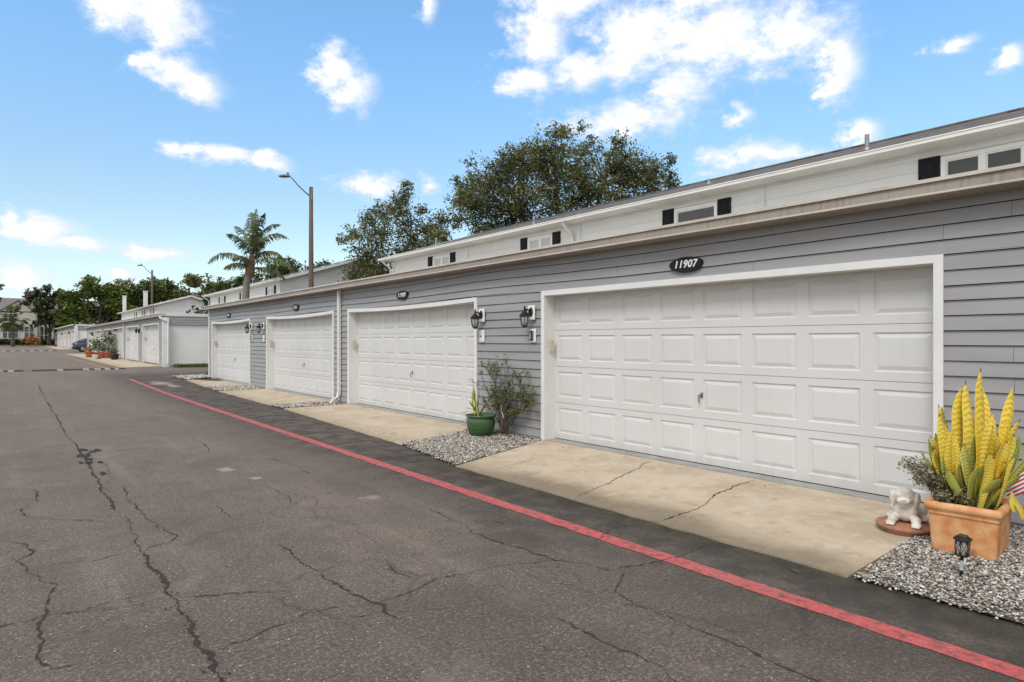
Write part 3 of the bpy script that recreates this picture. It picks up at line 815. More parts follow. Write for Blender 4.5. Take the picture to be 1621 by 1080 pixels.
def door_trim(parent, y0, y1, ztop, zbot, xw, depth, sag=0.0, wd=.072):
    """white surround: legs, a head that may sag a little, jamb linings"""
    b_ = MB(); px = xw - .034
    b_.box(px, xw + .02, y0, y0 + wd, zbot, ztop - .001)
    b_.box(px, xw + .02, y1 - wd, y1, zbot, ztop - .001)
    n = 12
    for i in range(n):
        u, v = i / n, (i + 1) / n
        a, c_ = y0 + wd + (y1 - y0 - 2 * wd) * u, y0 + wd + (y1 - y0 - 2 * wd) * v
        s0, s1 = -sag * math.sin(math.pi * u), -sag * math.sin(math.pi * v)
        t0, t1, q0, q1 = ztop + s0, ztop + s1, ztop - wd + s0, ztop - wd + s1
        b_.quad((px, a, q0), (px, c_, q1), (px, c_, t1), (px, a, t0))
        b_.quad((px, a, t0), (px, c_, t1), (xw + .02, c_, t1), (xw + .02, a, t0))
        b_.quad((xw + depth, a, q0), (xw + depth, c_, q1), (px, c_, q1), (px, a, q0))
    o1 = b_.build('door_trim', M['white_trim'], parent)
    b_ = MB()
    b_.box(xw + .022, xw + depth + .06, y0 + .0, y0 + wd - .002, zbot, ztop - .003)
    b_.box(xw + .022, xw + depth + .06, y1 - wd + .002, y1 - .0, zbot, ztop - .003)
    b_.box(xw + .022, xw + depth + .06, y0 + wd, y1 - wd, ztop - wd - sag - .0 + .012, ztop - .003)
    b_.build('door_jamb', M['white_trim'], parent)

def downspout(parent, y, xw, ztop, zbot, wy=.085, wx=.065, kick=True, m_=None):
    b_ = MB(); x1 = xw - .028; x0 = x1 - wx
    y0, y1 = y - wy / 2, y + wy / 2
    b_.box(x0, x1, y0, y1, zbot + .26, ztop)
    if kick:
        pts = [(x0, x1, zbot + .26), (x0 - .02, x1 - .012, zbot + .17), (x0 - .10, x1 - .07, zbot + .07), (x0 - .19, x1 - .19, zbot + .045)]
        low = [(zbot + .26, zbot + .26), (zbot + .15, zbot + .19), (zbot + .03, zbot + .13), (zbot + .005, zbot + .10)]
        prev = None
        for (a, c_, _), (zl, zh) in zip(pts, low):
            ring = [(a, y0, zl), (c_ if prev is None else c_, y0, zh), (c_, y1, zh), (a, y1, zl)]
            if prev:
                for e in range(4):
                    e2 = (e + 1) % 4; b_.quad(prev[e], prev[e2], ring[e2], ring[e])
            prev = ring
        b_.poly([(p[0], p[1], p[2]) for p in prev])
    for zz in (zbot + .45, ztop - .25):
        b_.box(x0 - .004, xw, y0 - .004, y1 + .004, zz, zz + .025)
    return b_.build('downspout', m_ or M['white_trim'], parent, bevel=.004)

# ------------------------------------------------------------------ garage row, near
def build_garage(name, label, y0, y1, doors, zb, zt, xw=6.21, depth=6.0, sags=None, spouts=(), near=True, far_end_trim=True, group=None, white=False):
    root = empty(name, (0, 0, 0)); tag(root, label, 'garage', group)
    sags = sags or [0] * len(doors)
    dtop = zb + 2.20
    ops = [(a + .01, c_ - .01, zb - .2, dtop - .005) for a, c_ in doors]
    b_ = MB()
    P = (lambda s, o_, z: (xw - o_ - (.0022 * math.sin(s * 2.3 + math.floor((z - .083) / .127) * 1.9) if o_ > .001 else 0), s, z)) if near else (lambda s, o_, z: (xw - o_, s, z))
    def sag(s, z):
        if not near: return 0
        k = round((z - 2.24) / .127)
        wv = .0016 * math.sin(s * 1.7 + k * 2.3) + .0012 * math.sin(s * 4.1 + k * 1.1)
        return wv if z < 2.2 else wv + .010 * math.sin(s * .9) + .016 * math.exp(-((s - 8.2) / 1.4) ** 2)
    if near:
        siding(b_, P, y0, y1, zb - .02, zt - .14, .127, 2.24 % .127, .017, ops, sag=sag, slot=.006)
    else:
        siding(b_, P, y0, y1, zb - .15, zt - .12, .127, 2.24 % .127, .017, ops, ds=9, slot=.012)
    b_.build('wall', [M['white_siding'] if white else M['grey_siding'], M['dark_gap']], root)
    # body behind the cladding: other three walls
    b_ = MB()
    b_.box(xw + .35, xw + depth, y0 + .03, y1 - .03, zb - .2, zt - .05)
    b_.box(xw + .02, xw + .35, y0 + .03, y0 + .15, zb - .2, zt - .15)
    b_.box(xw + .02, xw + .35, y1 - .15, y1 - .03, zb - .2, zt - .15)
    b_.build('side_walls', M['white_block'], root)
    b_ = MB()
    b_.poly([(xw - .12, y0 - .06, zt - .012), (xw + depth + .1, y0 - .06, zt + .10), (xw + depth + .1, y1 + .06, zt + .10), (xw - .12, y1 + .06, zt - .012)])
    b_.poly([(xw - .0, y0 - .06, zt - .13), (xw - .0, y1 + .06, zt - .13), (xw + depth + .1, y1 + .06, zt - .05), (xw + depth + .1, y0 - .06, zt - .05)])
    b_.quad((xw, y0 - .06, zt - .13), (xw + depth + .1, y0 - .06, zt - .05), (xw + depth + .1, y0 - .06, zt + .1), (xw, y0 - .06, zt - .01))
    b_.quad((xw, y1 + .06, zt - .13), (xw + depth + .1, y1 + .06, zt - .05), (xw + depth + .1, y1 + .06, zt + .1), (xw, y1 + .06, zt - .01))
    b_.build('roof', M['flat_roof'], root)
    gutter_mesh('gutter', root, xw, zt, y0 - .07, y1 + .07)
    for i, (a, c_) in enumerate(doors):
        dp = .19
        door_trim(root, a, c_, dtop, zb, xw, dp, sags[i])
        d = panel_door(a + .07, c_ - .07, zb + (.012 if near else .0), dtop - .045, xw + dp, parent=root)
        yc = (a + c_) / 2 - .05; zc = zb + .82
        h = MB()
        h.box(xw + dp - .010, xw + dp + .01, yc - .014, yc + .016, zc - .03, zc + .03)
        h.tube([(xw + dp - .010, yc + .02, zc), (xw + dp - .040, yc + .02, zc + .002), (xw + dp - .042, yc + .018, zc - .05), (xw + dp - .036, yc + .016, zc - .085)], .009, 6)
        h.build('handle', M['brass'], d)
        s = MB(); s.box(xw + dp - .004, xw + dp + .03, a + .072, c_ - .072, zb + .0005, zb + .014)
        if near:
            s.build('bottom_seal', M['dark_gap'], d)
        k = MB(); k.box(xw + .06, xw + .125, c_ - .115, c_ - .073, zb + 1.30, zb + 1.47)   # door keypad on the jamb
        k.poly([(xw + .055, c_ - .118, zb + 1.47), (xw + .055, c_ - .118, zb + 1.32), (xw + .128, c_ - .118, zb + 1.30), (xw + .128, c_ - .118, zb + 1.475)])
        k.build('keypad', M['beige_plastic'], root, bevel=.006 if near else 0)
    for y in spouts: downspout(root, y, xw, zt - .14, zb - (.0 if near else .1))
    if far_end_trim:
        b_ = MB(); b_.box(xw - .026, xw + .05, y1 - .09, y1 + .03, zb - .2, zt - .146); b_.build('corner_trim', M['white_trim'], root)
    return root

g1 = build_garage('garage_building', 'long grey sided row of four white garage doors nearest along the lane', -8, 26.66, D1 + [(-6.9, -1.9)], .06, 2.868, sags=[.0, .035, .04, .045, 0], spouts=(14.17,))

# second row
D2 = [(36.95, 42.05), (43.5, 48.6), (50.0, 55.0), (56.4, 61.4), (62.5, 67.3), (68.4, 73.3)]
g2 = build_garage('garage_building', 'row of six garage doors with potted plants on its apron beyond the speed hump', 36.02, 74.4, D2, .28, 2.91, spouts=(49.3, 62.0), near=False, depth=6.2)
b_ = MB()
P = lambda s, o_, z: (s, 36.02 - .03 - o_, z)
siding(b_, P, 6.5, 12.4, 2.36, 2.80, .127, 2.36, .017, ds=9)
b_.build('end_wall_siding', [M['grey_siding'], M['dark_gap']], g2)
b_ = MB(); b_.box(6.35, 12.4, 35.955, 36.01, 2.80, 2.95); b_.build('fascia', M['white_trim'], g2)
b_ = MB(); b_.box(6.18, 6.48, 35.93, 36.10, .1, 2.72); b_.build('corner_pilaster', M['white_trim'], g2)
b_ = MB()
b_.tube([(6.03, 36.0, 2.78), (6.1, 35.93, 2.66), (6.35, 35.88, 2.55), (6.42, 35.87, 2.45), (6.42, 35.87, .35)], .05, 6)
b_.build('downspout', M['white_trim'], g2)

# third row, white
D3 = [(89.2, 94.3), (95.6, 100.6), (102.2, 107.2), (108.5, 113.5), (114.8, 119.8), (121, 126)]
g3 = build_garage('garage_building', 'white edged garage row farthest down the lane behind the blue car', 88.0, 127.0, D3, .66, 3.42, spouts=(101.4, 114.2), near=False, depth=6.0)
b_ = MB(); P = lambda s, o_, z: (s, 88.0 - o_, z)
siding(b_, P, 6.45, 12.1, 2.75, 3.3, .127, 2.75, .017, ds=9)
b_.build('end_wall_siding', [M['grey_siding'], M['dark_gap']], g3)
b_ = MB(); b_.box(6.0, 12.2, 87.93, 87.98, 3.30, 3.45); b_.build('fascia', M['white_trim'], g3)
b_ = MB(); b_.box(6.1, 6.45, 87.9, 88.1, .6, 3.28); b_.build('corner_pilaster', M['white_trim'], g3)
b_ = MB(); b_.box(5.9, 6.02, 87.9, 126.9, 3.36, 3.46); b_.build('eave_board', M['white_trim'], g3)

for (a, c_, zz) in [(36.0, 74.3, .27), (87.2, 127, .66)]:
    apron(a, c_, xw=6.2, zw=zz, fx=(lambda y: 4.42) if a < 80 else (lambda y: 4.5))

# ------------------------------------------------------------------ two storey houses behind the garages
def house(label, y0, y1, xw=12.6, wall_z=2.4, eave=4.97, windows=(), posts=(), spouts=(), pitch=.315, span=5.3, group=None, vents=(), gable_near=False, base=0.0, chimneys=(), lead='shingle', near=True):
    root = empty('townhouse', (0, 0, 0)); tag(root, label, 'house', group)
    so = eave - .115                      # soffit level
    b_ = MB(); P = lambda s, o_, z: (xw - o_, s, z)
    ops = [(a, c_, wz0, wz1) for (a, c_, wz0, wz1, *_r) in windows]
    siding(b_, P, y0, y1, wall_z, so, .2, 4.72 % .2, .016, ops, ds=6 if near else 30, seam=3.66)
    if gable_near:
        P2 = lambda s, o_, z: (s, y0 + .02 - o_, z)
        xr = xw + span - .4
        def clip(z):
            t_ = max(0, (z - eave) / pitch)
            return (xw - .4 + t_ + .06 if z > eave else xw, 2 * xr - xw + .4 - t_ - .06 if z > eave else 2 * xr - xw)
        siding(b_, P2, xw - .4, 2 * xr - xw + .4, wall_z, eave + span * pitch, .2, 4.72 % .2, .016, clip=clip, ds=30)
    b_.build('wall', [M['white_siding'], M['white_siding']], root)
    xr = xw + span - .4; zr = eave + pitch * span
    b_ = MB(); b_.box(xw + .05, 2 * xr - xw, y0 + .05, y1 - .05, base - .2, so - .01)
    if wall_z > 3: pass
    b_.build('core_wall', M['white_siding'], root)
    ov = .32
    b_ = MB()      # roof: two slopes with thickness
    for sgn in (1, -1):
        xe = xr - sgn * span
        A = [(xe, y0 - ov, eave), (xe, y1 + ov, eave), (xr, y1 + ov, zr), (xr, y0 - ov, zr)]
        b_.poly(A if sgn < 0 else A[::-1])
        Bq = [(xe, y0 - ov, eave - .05), (xe, y1 + ov, eave - .05), (xr, y1 + ov, zr - .05), (xr, y0 - ov, zr - .05)]
        b_.poly(Bq)
        b_.quad(A[0], A[1], Bq[1], Bq[0]); b_.quad(A[0], A[3], Bq[3], Bq[0]); b_.quad(A[1], A[2], Bq[2], Bq[1])
    b_.tube([(xr, y0 - ov, zr), (xr, y1 + ov, zr)], .05, 6)
    rf = b_.build('roof', M['shingle'], root)
    for ye in (y0 - ov - .001, y1 + ov + .001):      # rake boards on both gable ends
        b_ = MB()
        for sgn in (1, -1):
            xe = xr - sgn * span
            t_ = .03 if ye > y0 else -.03
            b_.poly([(xe, ye, eave - .16), (xr, ye, zr - .16), (xr, ye, zr + .012), (xe, ye, eave + .012)])
            b_.poly([(xe, ye + t_, eave - .16), (xr, ye + t_, zr - .16), (xr, ye + t_, zr + .012), (xe, ye + t_, eave + .012)])
            b_.poly([(xe, ye, eave + .012), (xr, ye, zr + .012), (xr, ye + t_, zr + .012), (xe, ye + t_, eave + .012)])
            b_.poly([(xe, ye, eave - .16), (xr, ye, zr - .16), (xr, ye + t_, zr - .16), (xe, ye + t_, eave - .16)])
        b_.build('rake_board', M['white_trim'], root)
    b_ = MB()      # soffit and boxed eave
    b_.quad((xw - .40, y0 - ov, so - .005), (xw - .40, y1 + ov, so - .005), (xw + .02, y1 + ov, so - .012), (xw + .02, y0 - ov, so - .012))
    b_.box(xw - .03, xw + .01, y0, y1, so - .075, so - .014)
    if near:
        y = y0 + .9
        while y < y1:                      # soffit vent strips
            b_.box(xw - .31, xw - .08, y, y + .035, so - .018, so - .006); b_.box(xw - .31, xw - .08, y + .085, y + .115, so - .016, so - .006); y += 1.83
    b_.build('soffit', M['soffit'], root)
    gutter_mesh('gutter', root, xw - .40, eave - .03, y0 - ov, y1 + ov, M['white_trim'], M['soffit'], sc=.62)
    for (a, c_, wz0, wz1, style, sh) in windows:
        fr = MB(); tw = .075; px = xw - .032
        for q in ((a, c_, wz1 - tw, wz1), (a, c_, wz0, wz0 + tw)): fr.box(px, xw + .05, q[0], q[1], q[2], q[3])
        for q in ((a, a + tw), (c_ - tw, c_)): fr.box(px, xw + .05, q[0], q[1], wz0 + tw, wz1 - tw)
        mid = (a + c_) / 2
        if style != 'single': fr.box(px + .006, xw + .05, mid - .045, mid + .045, wz0 + tw, wz1 - tw)
        lites = [(a + tw, mid - .045), (mid + .045, c_ - tw)] if style != 'single' else [(a + tw, c_ - tw)]
        for (p, q) in lites:               # sash
            fr.box(xw - .008, xw + .05, p, p + .022, wz0 + tw, wz1 - tw); fr.box(xw - .008, xw + .05, q - .022, q, wz0 + tw, wz1 - tw)
            fr.box(xw - .008, xw + .05, p + .022, q - .022, wz1 - tw - .022, wz1 - tw)
        f = fr.build('window', M['lifted_trim'], root, bevel=.004 if near else 0)
        for (p, q) in lites:
            g = MB(); g.box(xw + .02, xw + .045, p + .01, q - .01, wz0 + .01, wz1 - tw - .01)
            g.build('pane', {'dark': M['glass'], 'screen': M['glass_screen'], 'single': M['glass'], 'blind': M['blind']}[style], f)
        if sh:
            for p in (c_ + .012, a - .012 - .33):
                s_ = MB(); s_.box(xw - .040, xw - .002, p, p + .33, wz0 - .02, wz1 + .03)
                for (za, zb_) in ((wz0 + .06, (wz0 + wz1) / 2 - .04), ((wz0 + wz1) / 2 + .04, wz1 - .05)):
                    s_.box(xw - .048, xw - .038, p + .06, p + .27, za, zb_); s_.box(xw - .053, xw - .046, p + .085, p + .245, za + .03, zb_ - .03)
                s_.build('shutter', M['shutter'], root, bevel=.003 if near else 0)
    for y in posts:
        b_ = MB(); b_.box(xw - .045, xw, y - .07, y + .07, wall_z, so - .078); b_.build('trim_board', M['white_trim'], root)
    for y in spouts:
        b_ = MB()
        b_.tube([(xw - .46, y, eave - .1), (xw - .44, y, eave - .16), (xw - .36, y, eave - .24), (xw - .16, y, eave - .36), (xw - .09, y, eave - .44), (xw - .08, y, eave - .6), (xw - .08, y, wall_z)], .042, 8)
        b_.build('downspout', M['white_trim'], root, smooth=True)
    for (vx, vy, hh) in vents:
        zv = eave + (vx - (xw - .4)) * pitch if vx < xr else zr - (vx - xr) * pitch
        b_ = MB(); b_.lathe([(.042, -.05), (.042, hh), (.0, hh)], 10, (vx, vy, zv)); b_.lathe([(.085, -.06), (.052, .03)], 10, (vx, vy, zv))
        b_.build('vent_pipe', M['shingle_vent'], rf)
    for (cx, cy, hh) in chimneys:
        b_ = MB(); b_.box(cx - .2, cx + .2, cy - .2, cy + .2, eave, eave + hh); b_.box(cx - .24, cx + .24, cy - .24, cy + .24, eave + hh, eave + hh + .12)
        b_.build('chimney', M['white_siding'], rf)
    return root

ZW0, ZW1 = 3.55, 4.70
house('white two storey house with dark shutters rising right behind the nearest garage row', -9, 23.55,
      windows=[(2.60, 3.79, ZW0, ZW1, 'screen', True), (8.17, 9.35, ZW0, ZW1, 'single', True), (13.70, 14.83, ZW0, ZW1, 'blind', True), (19.2, 20.38, ZW0, ZW1, 'blind', True)],
      posts=(1.5 - .0 - 6, 7.09, 12.60, 18.12, 23.47), spouts=(12.80, 23.62), vents=((13.5, 5.35, .30), (13.5, 15.6, .22), (13.3, 21.3, .3), (14.4, 9.6, .12)))
house('white gabled house behind the brown lamp post and tall palm', 37.3, 53.8, eave=5.14, gable_near=True, near=False,
      windows=[(38.5, 39.7, 3.7, 4.82, 'blind', True), (44.1, 45.3, 3.7, 4.82, 'blind', True), (49.6, 50.8, 3.7, 4.82, 'blind', True)], posts=(37.4,), spouts=(53.9,),
      vents=((14, 42, .4), (14, 47.5, .4), (13.5, 51, .4)), base=.1)
house('white gabled house with two chimneys over the second garage row', 76, 103, eave=5.45, gable_near=True, near=False, pitch=.30, span=3.6,
      windows=[(78.5, 79.7, 4.0, 5.1, 'blind', True), (84, 85.2, 4.0, 5.1, 'blind', True), (90, 91.2, 4, 5.1, 'blind', True)], posts=(76.1,),
      chimneys=((12.9, 85.5, 1.9), (12.7, 101, 2.2)), base=.3)

# ------------------------------------------------------------------ number plaques, lanterns, bells
def number_sign(y, z, txt, label, group):
    root = empty('number_sign', (6.178, y, z)); tag(root, label, 'sign', group)
    b_ = MB(); n = 40
    ring = [(.225 * math.cos(2 * math.pi * k / n), .088 * math.sin(2 * math.pi * k / n)) for k in range(n)]
    b_.poly([(-.012, a, c_) for a, c_ in ring][::-1])
    for k in range(n):
        (a, c_), (d, e) = ring[k], ring[(k + 1) % n]
        b_.quad((-.012, a, c_), (-.012, d, e), (.03, d * 1.02, e * 1.03), (.03, a * 1.02, c_ * 1.03))
    b_.build('plaque', M['black_paint'], root)
    cu = bpy.data.curves.new('numerals', 'FONT'); cu.body = txt; cu.size = .120; cu.align_x = 'CENTER'; cu.align_y = 'CENTER'
    cu.shear = .22; cu.extrude = .003; cu.offset = .0022; cu.space_character = 1.06
    tmp = bpy.data.objects.new('numerals', cu); C.objects.link(tmp)
    bpy.context.view_layer.update()
    me = bpy.data.meshes.new_from_object(tmp.evaluated_get(bpy.context.evaluated_depsgraph_get()))
    bpy.data.objects.remove(tmp)
    o_ = bpy.data.objects.new('numerals', me); C.objects.link(o_); me.materials.clear(); me.materials.append(M['text_white'])
    o_.parent = root; o_.rotation_euler = (R(90), 0, R(-90)); o_.location = (-.0155, 0, 0)
    return root
NG = 'oval number plaques above the garage doors'
number_sign(4.43, 2.415, '11907', 'oval black plaque reading 11907 over the nearest white garage door', NG)
number_sign(11.17, 2.44, '11909', 'oval black plaque reading 11909 over the door beside the green pot', NG)
number_sign(17.12, 2.44, '11911', 'oval black plaque over the door just left of the near white downspout', NG)
number_sign(23.8, 2.44, '11913', 'oval black plaque over the farthest door of the nearest garage row', NG)

def lantern_proto(near=True):
    root = empty('wall_lantern', (0, 0, 0))
    b_ = MB(); b_.box(-.03, 0, -.078, .078, -.11, .11); b_.build('mounting_block', M['white_plastic'], root, bevel=.012)
    b_ = MB()
    for k in range(1):
        n = 24; ring = [(.052 * math.cos(2 * math.pi * q / n), .075 * math.sin(2 * math.pi * q / n)) for q in range(n)]
        b_.poly([(-.05, a * .7, c_ * .7 + .01) for a, c_ in ring][::-1])
        for q in range(n):
            (a, c_), (d, e) = ring[q], ring[(q + 1) % n]
            b_.quad((-.05, a * .7, c_ * .7 + .01), (-.05, d * .7, e * .7 + .01), (-.028, d, e + .01), (-.028, a, c_ + .01))
    b_.tube([(-.045, 0, .02), (-.08, 0, .045), (-.12, 0, .05), (-.15, 0, .045)], .011, 8)
    b_.lathe([(.012, .0), (.017, .012), (.008, .022), (.013, .034), (.004, .048)], 12, (-.15, 0, .055))
    b_.build('arm', M['black_paint'], root)
    b_ = MB()
    b_.lathe([(.012, .085), (.018, .06), (.03, .045), (.052, .022), (.078, -.005), (.083, -.012), (.083, -.022), (.07, -.022)], 8, (-.15, 0, -.03))
    b_.build('cap', M['black_paint'], root)
    b_ = MB(); b_.lathe([(.062, 0), (.060, -.05), (.048, -.11), (.036, -.145)], 8, (-.15, 0, -.053)); b_.build('glass', M['lantern_glass'], root, smooth=True)
    b_ = MB()
    for q in range(8):
        a = 2 * math.pi * q / 8
        b_.tube([(-.15 + r_ * math.cos(a), r_ * math.sin(a), zz - .053) for r_, zz in ((.068, 0), (.066, -.05), (.053, -.11), (.040, -.148))], .0042, 4)
    b_.lathe([(.04, .0), (.043, -.006), (.03, -.018), (.008, -.028)], 10, (-.15, 0, -.198))
    b_.build('cage', M['black_paint'], root)
    return root
lan = lantern_proto()
LG = 'coach lanterns beside the garage doors'
LANT = [(6.18, 7.18, 1.945, 'black wall lantern on white block beside the nearest garage door'), (6.18, 8.45, 1.945, 'black wall lantern above the bell beside the green pot\'s door'),
        (6.18, 19.85, 1.985, 'right hand black lantern of the pair between the two far doors of the nearest row'), (6.18, 21.06, 1.985, 'left hand black lantern of the pair between the two far doors of the nearest row')]
for i, (x_, y, z, lb) in enumerate(LANT):
    o = lan if i == 0 else copy_tree(lan)
    o.location = (x_, y, z); tag(o, lb, 'lantern', LG)
b_ = MB()   # small single-mesh lanterns for the far rows
b_.box(-.03, 0, -.08, .08, -.11, .11, 1); b_.lathe([(.01, .1), (.05, .05), (.085, 0), (.06, -.01), (.05, -.15), (.02, -.17)], 8, (-.15, 0, -.02)); b_.tube([(-.03, 0, .02), (-.15, 0, .09)], .015, 5)
fl = b_.build('wall_lantern', [M['black_paint'], M['white_plastic']])
n = 0
for y0_, y1_, zb, lb in ((42.05, 43.5, .28, 'black lantern on the pillar between the nearest two doors of the second row'), (55.0, 56.4, .28, 'black lantern on the pillar between the middle doors of the second row'), (67.3, 68.4, .28, 'black lantern on the pillar between the two farthest doors of the second row'),
                      (94.3, 95.6, .66, 'dark lantern on the nearest pillar of the far white garage row'), (107.2, 108.5, .66, 'dark lantern on the middle pillar of the far white garage row'), (119.8, 121.0, .66, 'dark lantern on the farthest pillar of the far white garage row')):
    for y in (y0_ + .22, y1_ - .22):
        o = fl if n == 0 else fl.copy()
        if n: C.objects.link(o)
        o.location = (6.19, y, zb + 1.9); tag(o, lb, 'lantern', 'small lanterns on the far garage rows'); n += 1

def bell(y, z, dark, label):
    root = empty('door_bell', (6.185, y, z)); tag(root, label, 'door bell', 'bell plates under the lanterns')
    b_ = MB(); b_.box(-.022, .01, -.068, .068, -.105, .105); b_.build('plate', M['white_plastic'], root, bevel=.016)
    b_ = MB(); b_.box(-.027, -.02, -.046, .046, -.078, .078); b_.build('inset', M['grey_plastic'] if dark else M['white_plastic'], root, bevel=.004)
    b_ = MB()
    if dark:
        b_.box(-.040, -.026, -.016, .012, -.072, .072); b_.box(-.038, -.026, .012, .042, .055, .072); b_.box(-.038, -.026, .012, .042, -.072, -.050)
    else:
        b_.lathe([(.014, 0), (.014, .01)], 12, (0, 0, 0)); b_.v = [(-.026 - z_, x_, y_) for x_, y_, z_ in b_.v]
    b_.build('button', M['black_paint'], root)
bell(7.16, 1.60, True, 'white plate with dark bell push under the lantern beside the nearest door')
bell(8.46, 1.60, False, 'white plate with round button under the lantern near the green pot')
bell(19.86, 1.60, False, 'pale plate under the right hand lantern of the far pair')
bell(21.05, 1.62, True, 'pale plate with black bell push under the left hand lantern of the far pair')

# ------------------------------------------------------------------ street lamps
def street_lamp(x, y, h, label, arm=1.05, rise=.85, r0=.15, r1=.095):
    g_ = gz(y); root = empty('street_lamp', (x, y, g_)); tag(root, label, 'street lamp', 'brown street lamps behind the garages')
    b_ = MB(); b_.tube([(0, 0, -.2), (0, 0, h * .5), (0, 0, h)], [r0, (r0 + r1) / 2, r1], 12); b_.build('pole', M['pole'], root, smooth=True)
    b_ = MB()
    b_.box(-.02, .02, -r1 - .02, r1 + .02, h - .9, h - .35)
    az_ = (-.86, .51)
    p = lambda d, z: (az_[0] * d, az_[1] * d, z)
    b_.tube([p(.06, h - .45), p(.25, h - .30), p(arm * .62, h + rise * .10), p(arm * .86, h + rise * .46), p(arm, h + rise * .60)], [.035, .034, .03, .028, .028], 8)
    b_.build('arm', M['lamp_metal'], root, smooth=True)
    b_ = MB(); z = h + rise * .60
    rings = []
    for d, wd_, zt_, zb_ in ((arm - .05, .04, .04, -.04), (arm + .08, .10, .07, -.06), (arm + .26, .13, .065, -.075), (arm + .44, .09, .03, -.065), (arm + .52, .03, .0, -.045)):
        c_ = p(d, z); nx, ny = -az_[1], az_[0]
        rings.append([(c_[0] + nx * wd_, c_[1] + ny * wd_, z - .01), (c_[0] + nx * wd_ * .5, c_[1] + ny * wd_ * .5, z + zt_), (c_[0] - nx * wd_ * .5, c_[1] - ny * wd_ * .5, z + zt_), (c_[0] - nx * wd_, c_[1] - ny * wd_, z - .01), (c_[0] - nx * wd_ * .6, c_[1] - ny * wd_ * .6, z + zb_), (c_[0] + nx * wd_ * .6, c_[1] + ny * wd_ * .6, z + zb_)])
    for a, c_ in zip(rings[:-1], rings[1:]):
        for e in range(6): b_.quad(a[e], a[(e + 1) % 6], c_[(e + 1) % 6], c_[e])
    b_.poly(rings[0]); b_.poly(rings[-1])
    c_ = p(arm + .08, z); b_.lathe([(.05, 0), (.05, .11), (.03, .13)], 10, (c_[0], c_[1], z + .06))
    b_.build('lamp_head', M['lamp_metal'], root)
street_lamp(11.97, 31.0, 9.15, 'tall brown street lamp rising behind the nearest garage row beside the palm')
street_lamp(12.95, 81.5, 9.2, 'far brown street lamp rising over the second garage row')

# ------------------------------------------------------------------ trees
def tube_np(V, F, pts, rad, n=6):
    b_ = MB(); b_.tube(pts, rad, n, cap=False)
    o_ = len(V); V += b_.v; F += [tuple(i + o_ for i in f) for f in b_.f]
def leaves_np(cent, size, aspect=1.9, up=.5, seed=0):
    """diamond leaf faces at the given centres"""
    r_ = np.random.default_rng(seed); n = len(cent)
    d = r_.normal(size=(n, 3)); d[:, 2] *= .7; d /= np.linalg.norm(d, axis=1, keepdims=True)
    nn = r_.normal(size=(n, 3)); nn[:, 2] = np.abs(nn[:, 2]) + up
    s = np.cross(d, nn); s /= np.linalg.norm(s, axis=1, keepdims=True) + 1e-9
    L = size * r_.uniform(.6, 1.35, (n, 1)); W_ = L / aspect
    up_ = np.cross(s, d) * L * .10
    v = np.stack([cent - d * L * .5, cent + s * W_ * .5 + up_, cent + d * L * .5, cent - s * W_ * .5 + up_], 1).reshape(-1, 3)
    f = np.arange(n * 4).reshape(-1, 4)
    return v, f
RIGHT = Vector((.7786, -.6275, 0)); FWD = Vector((.6275, .7786, 0))
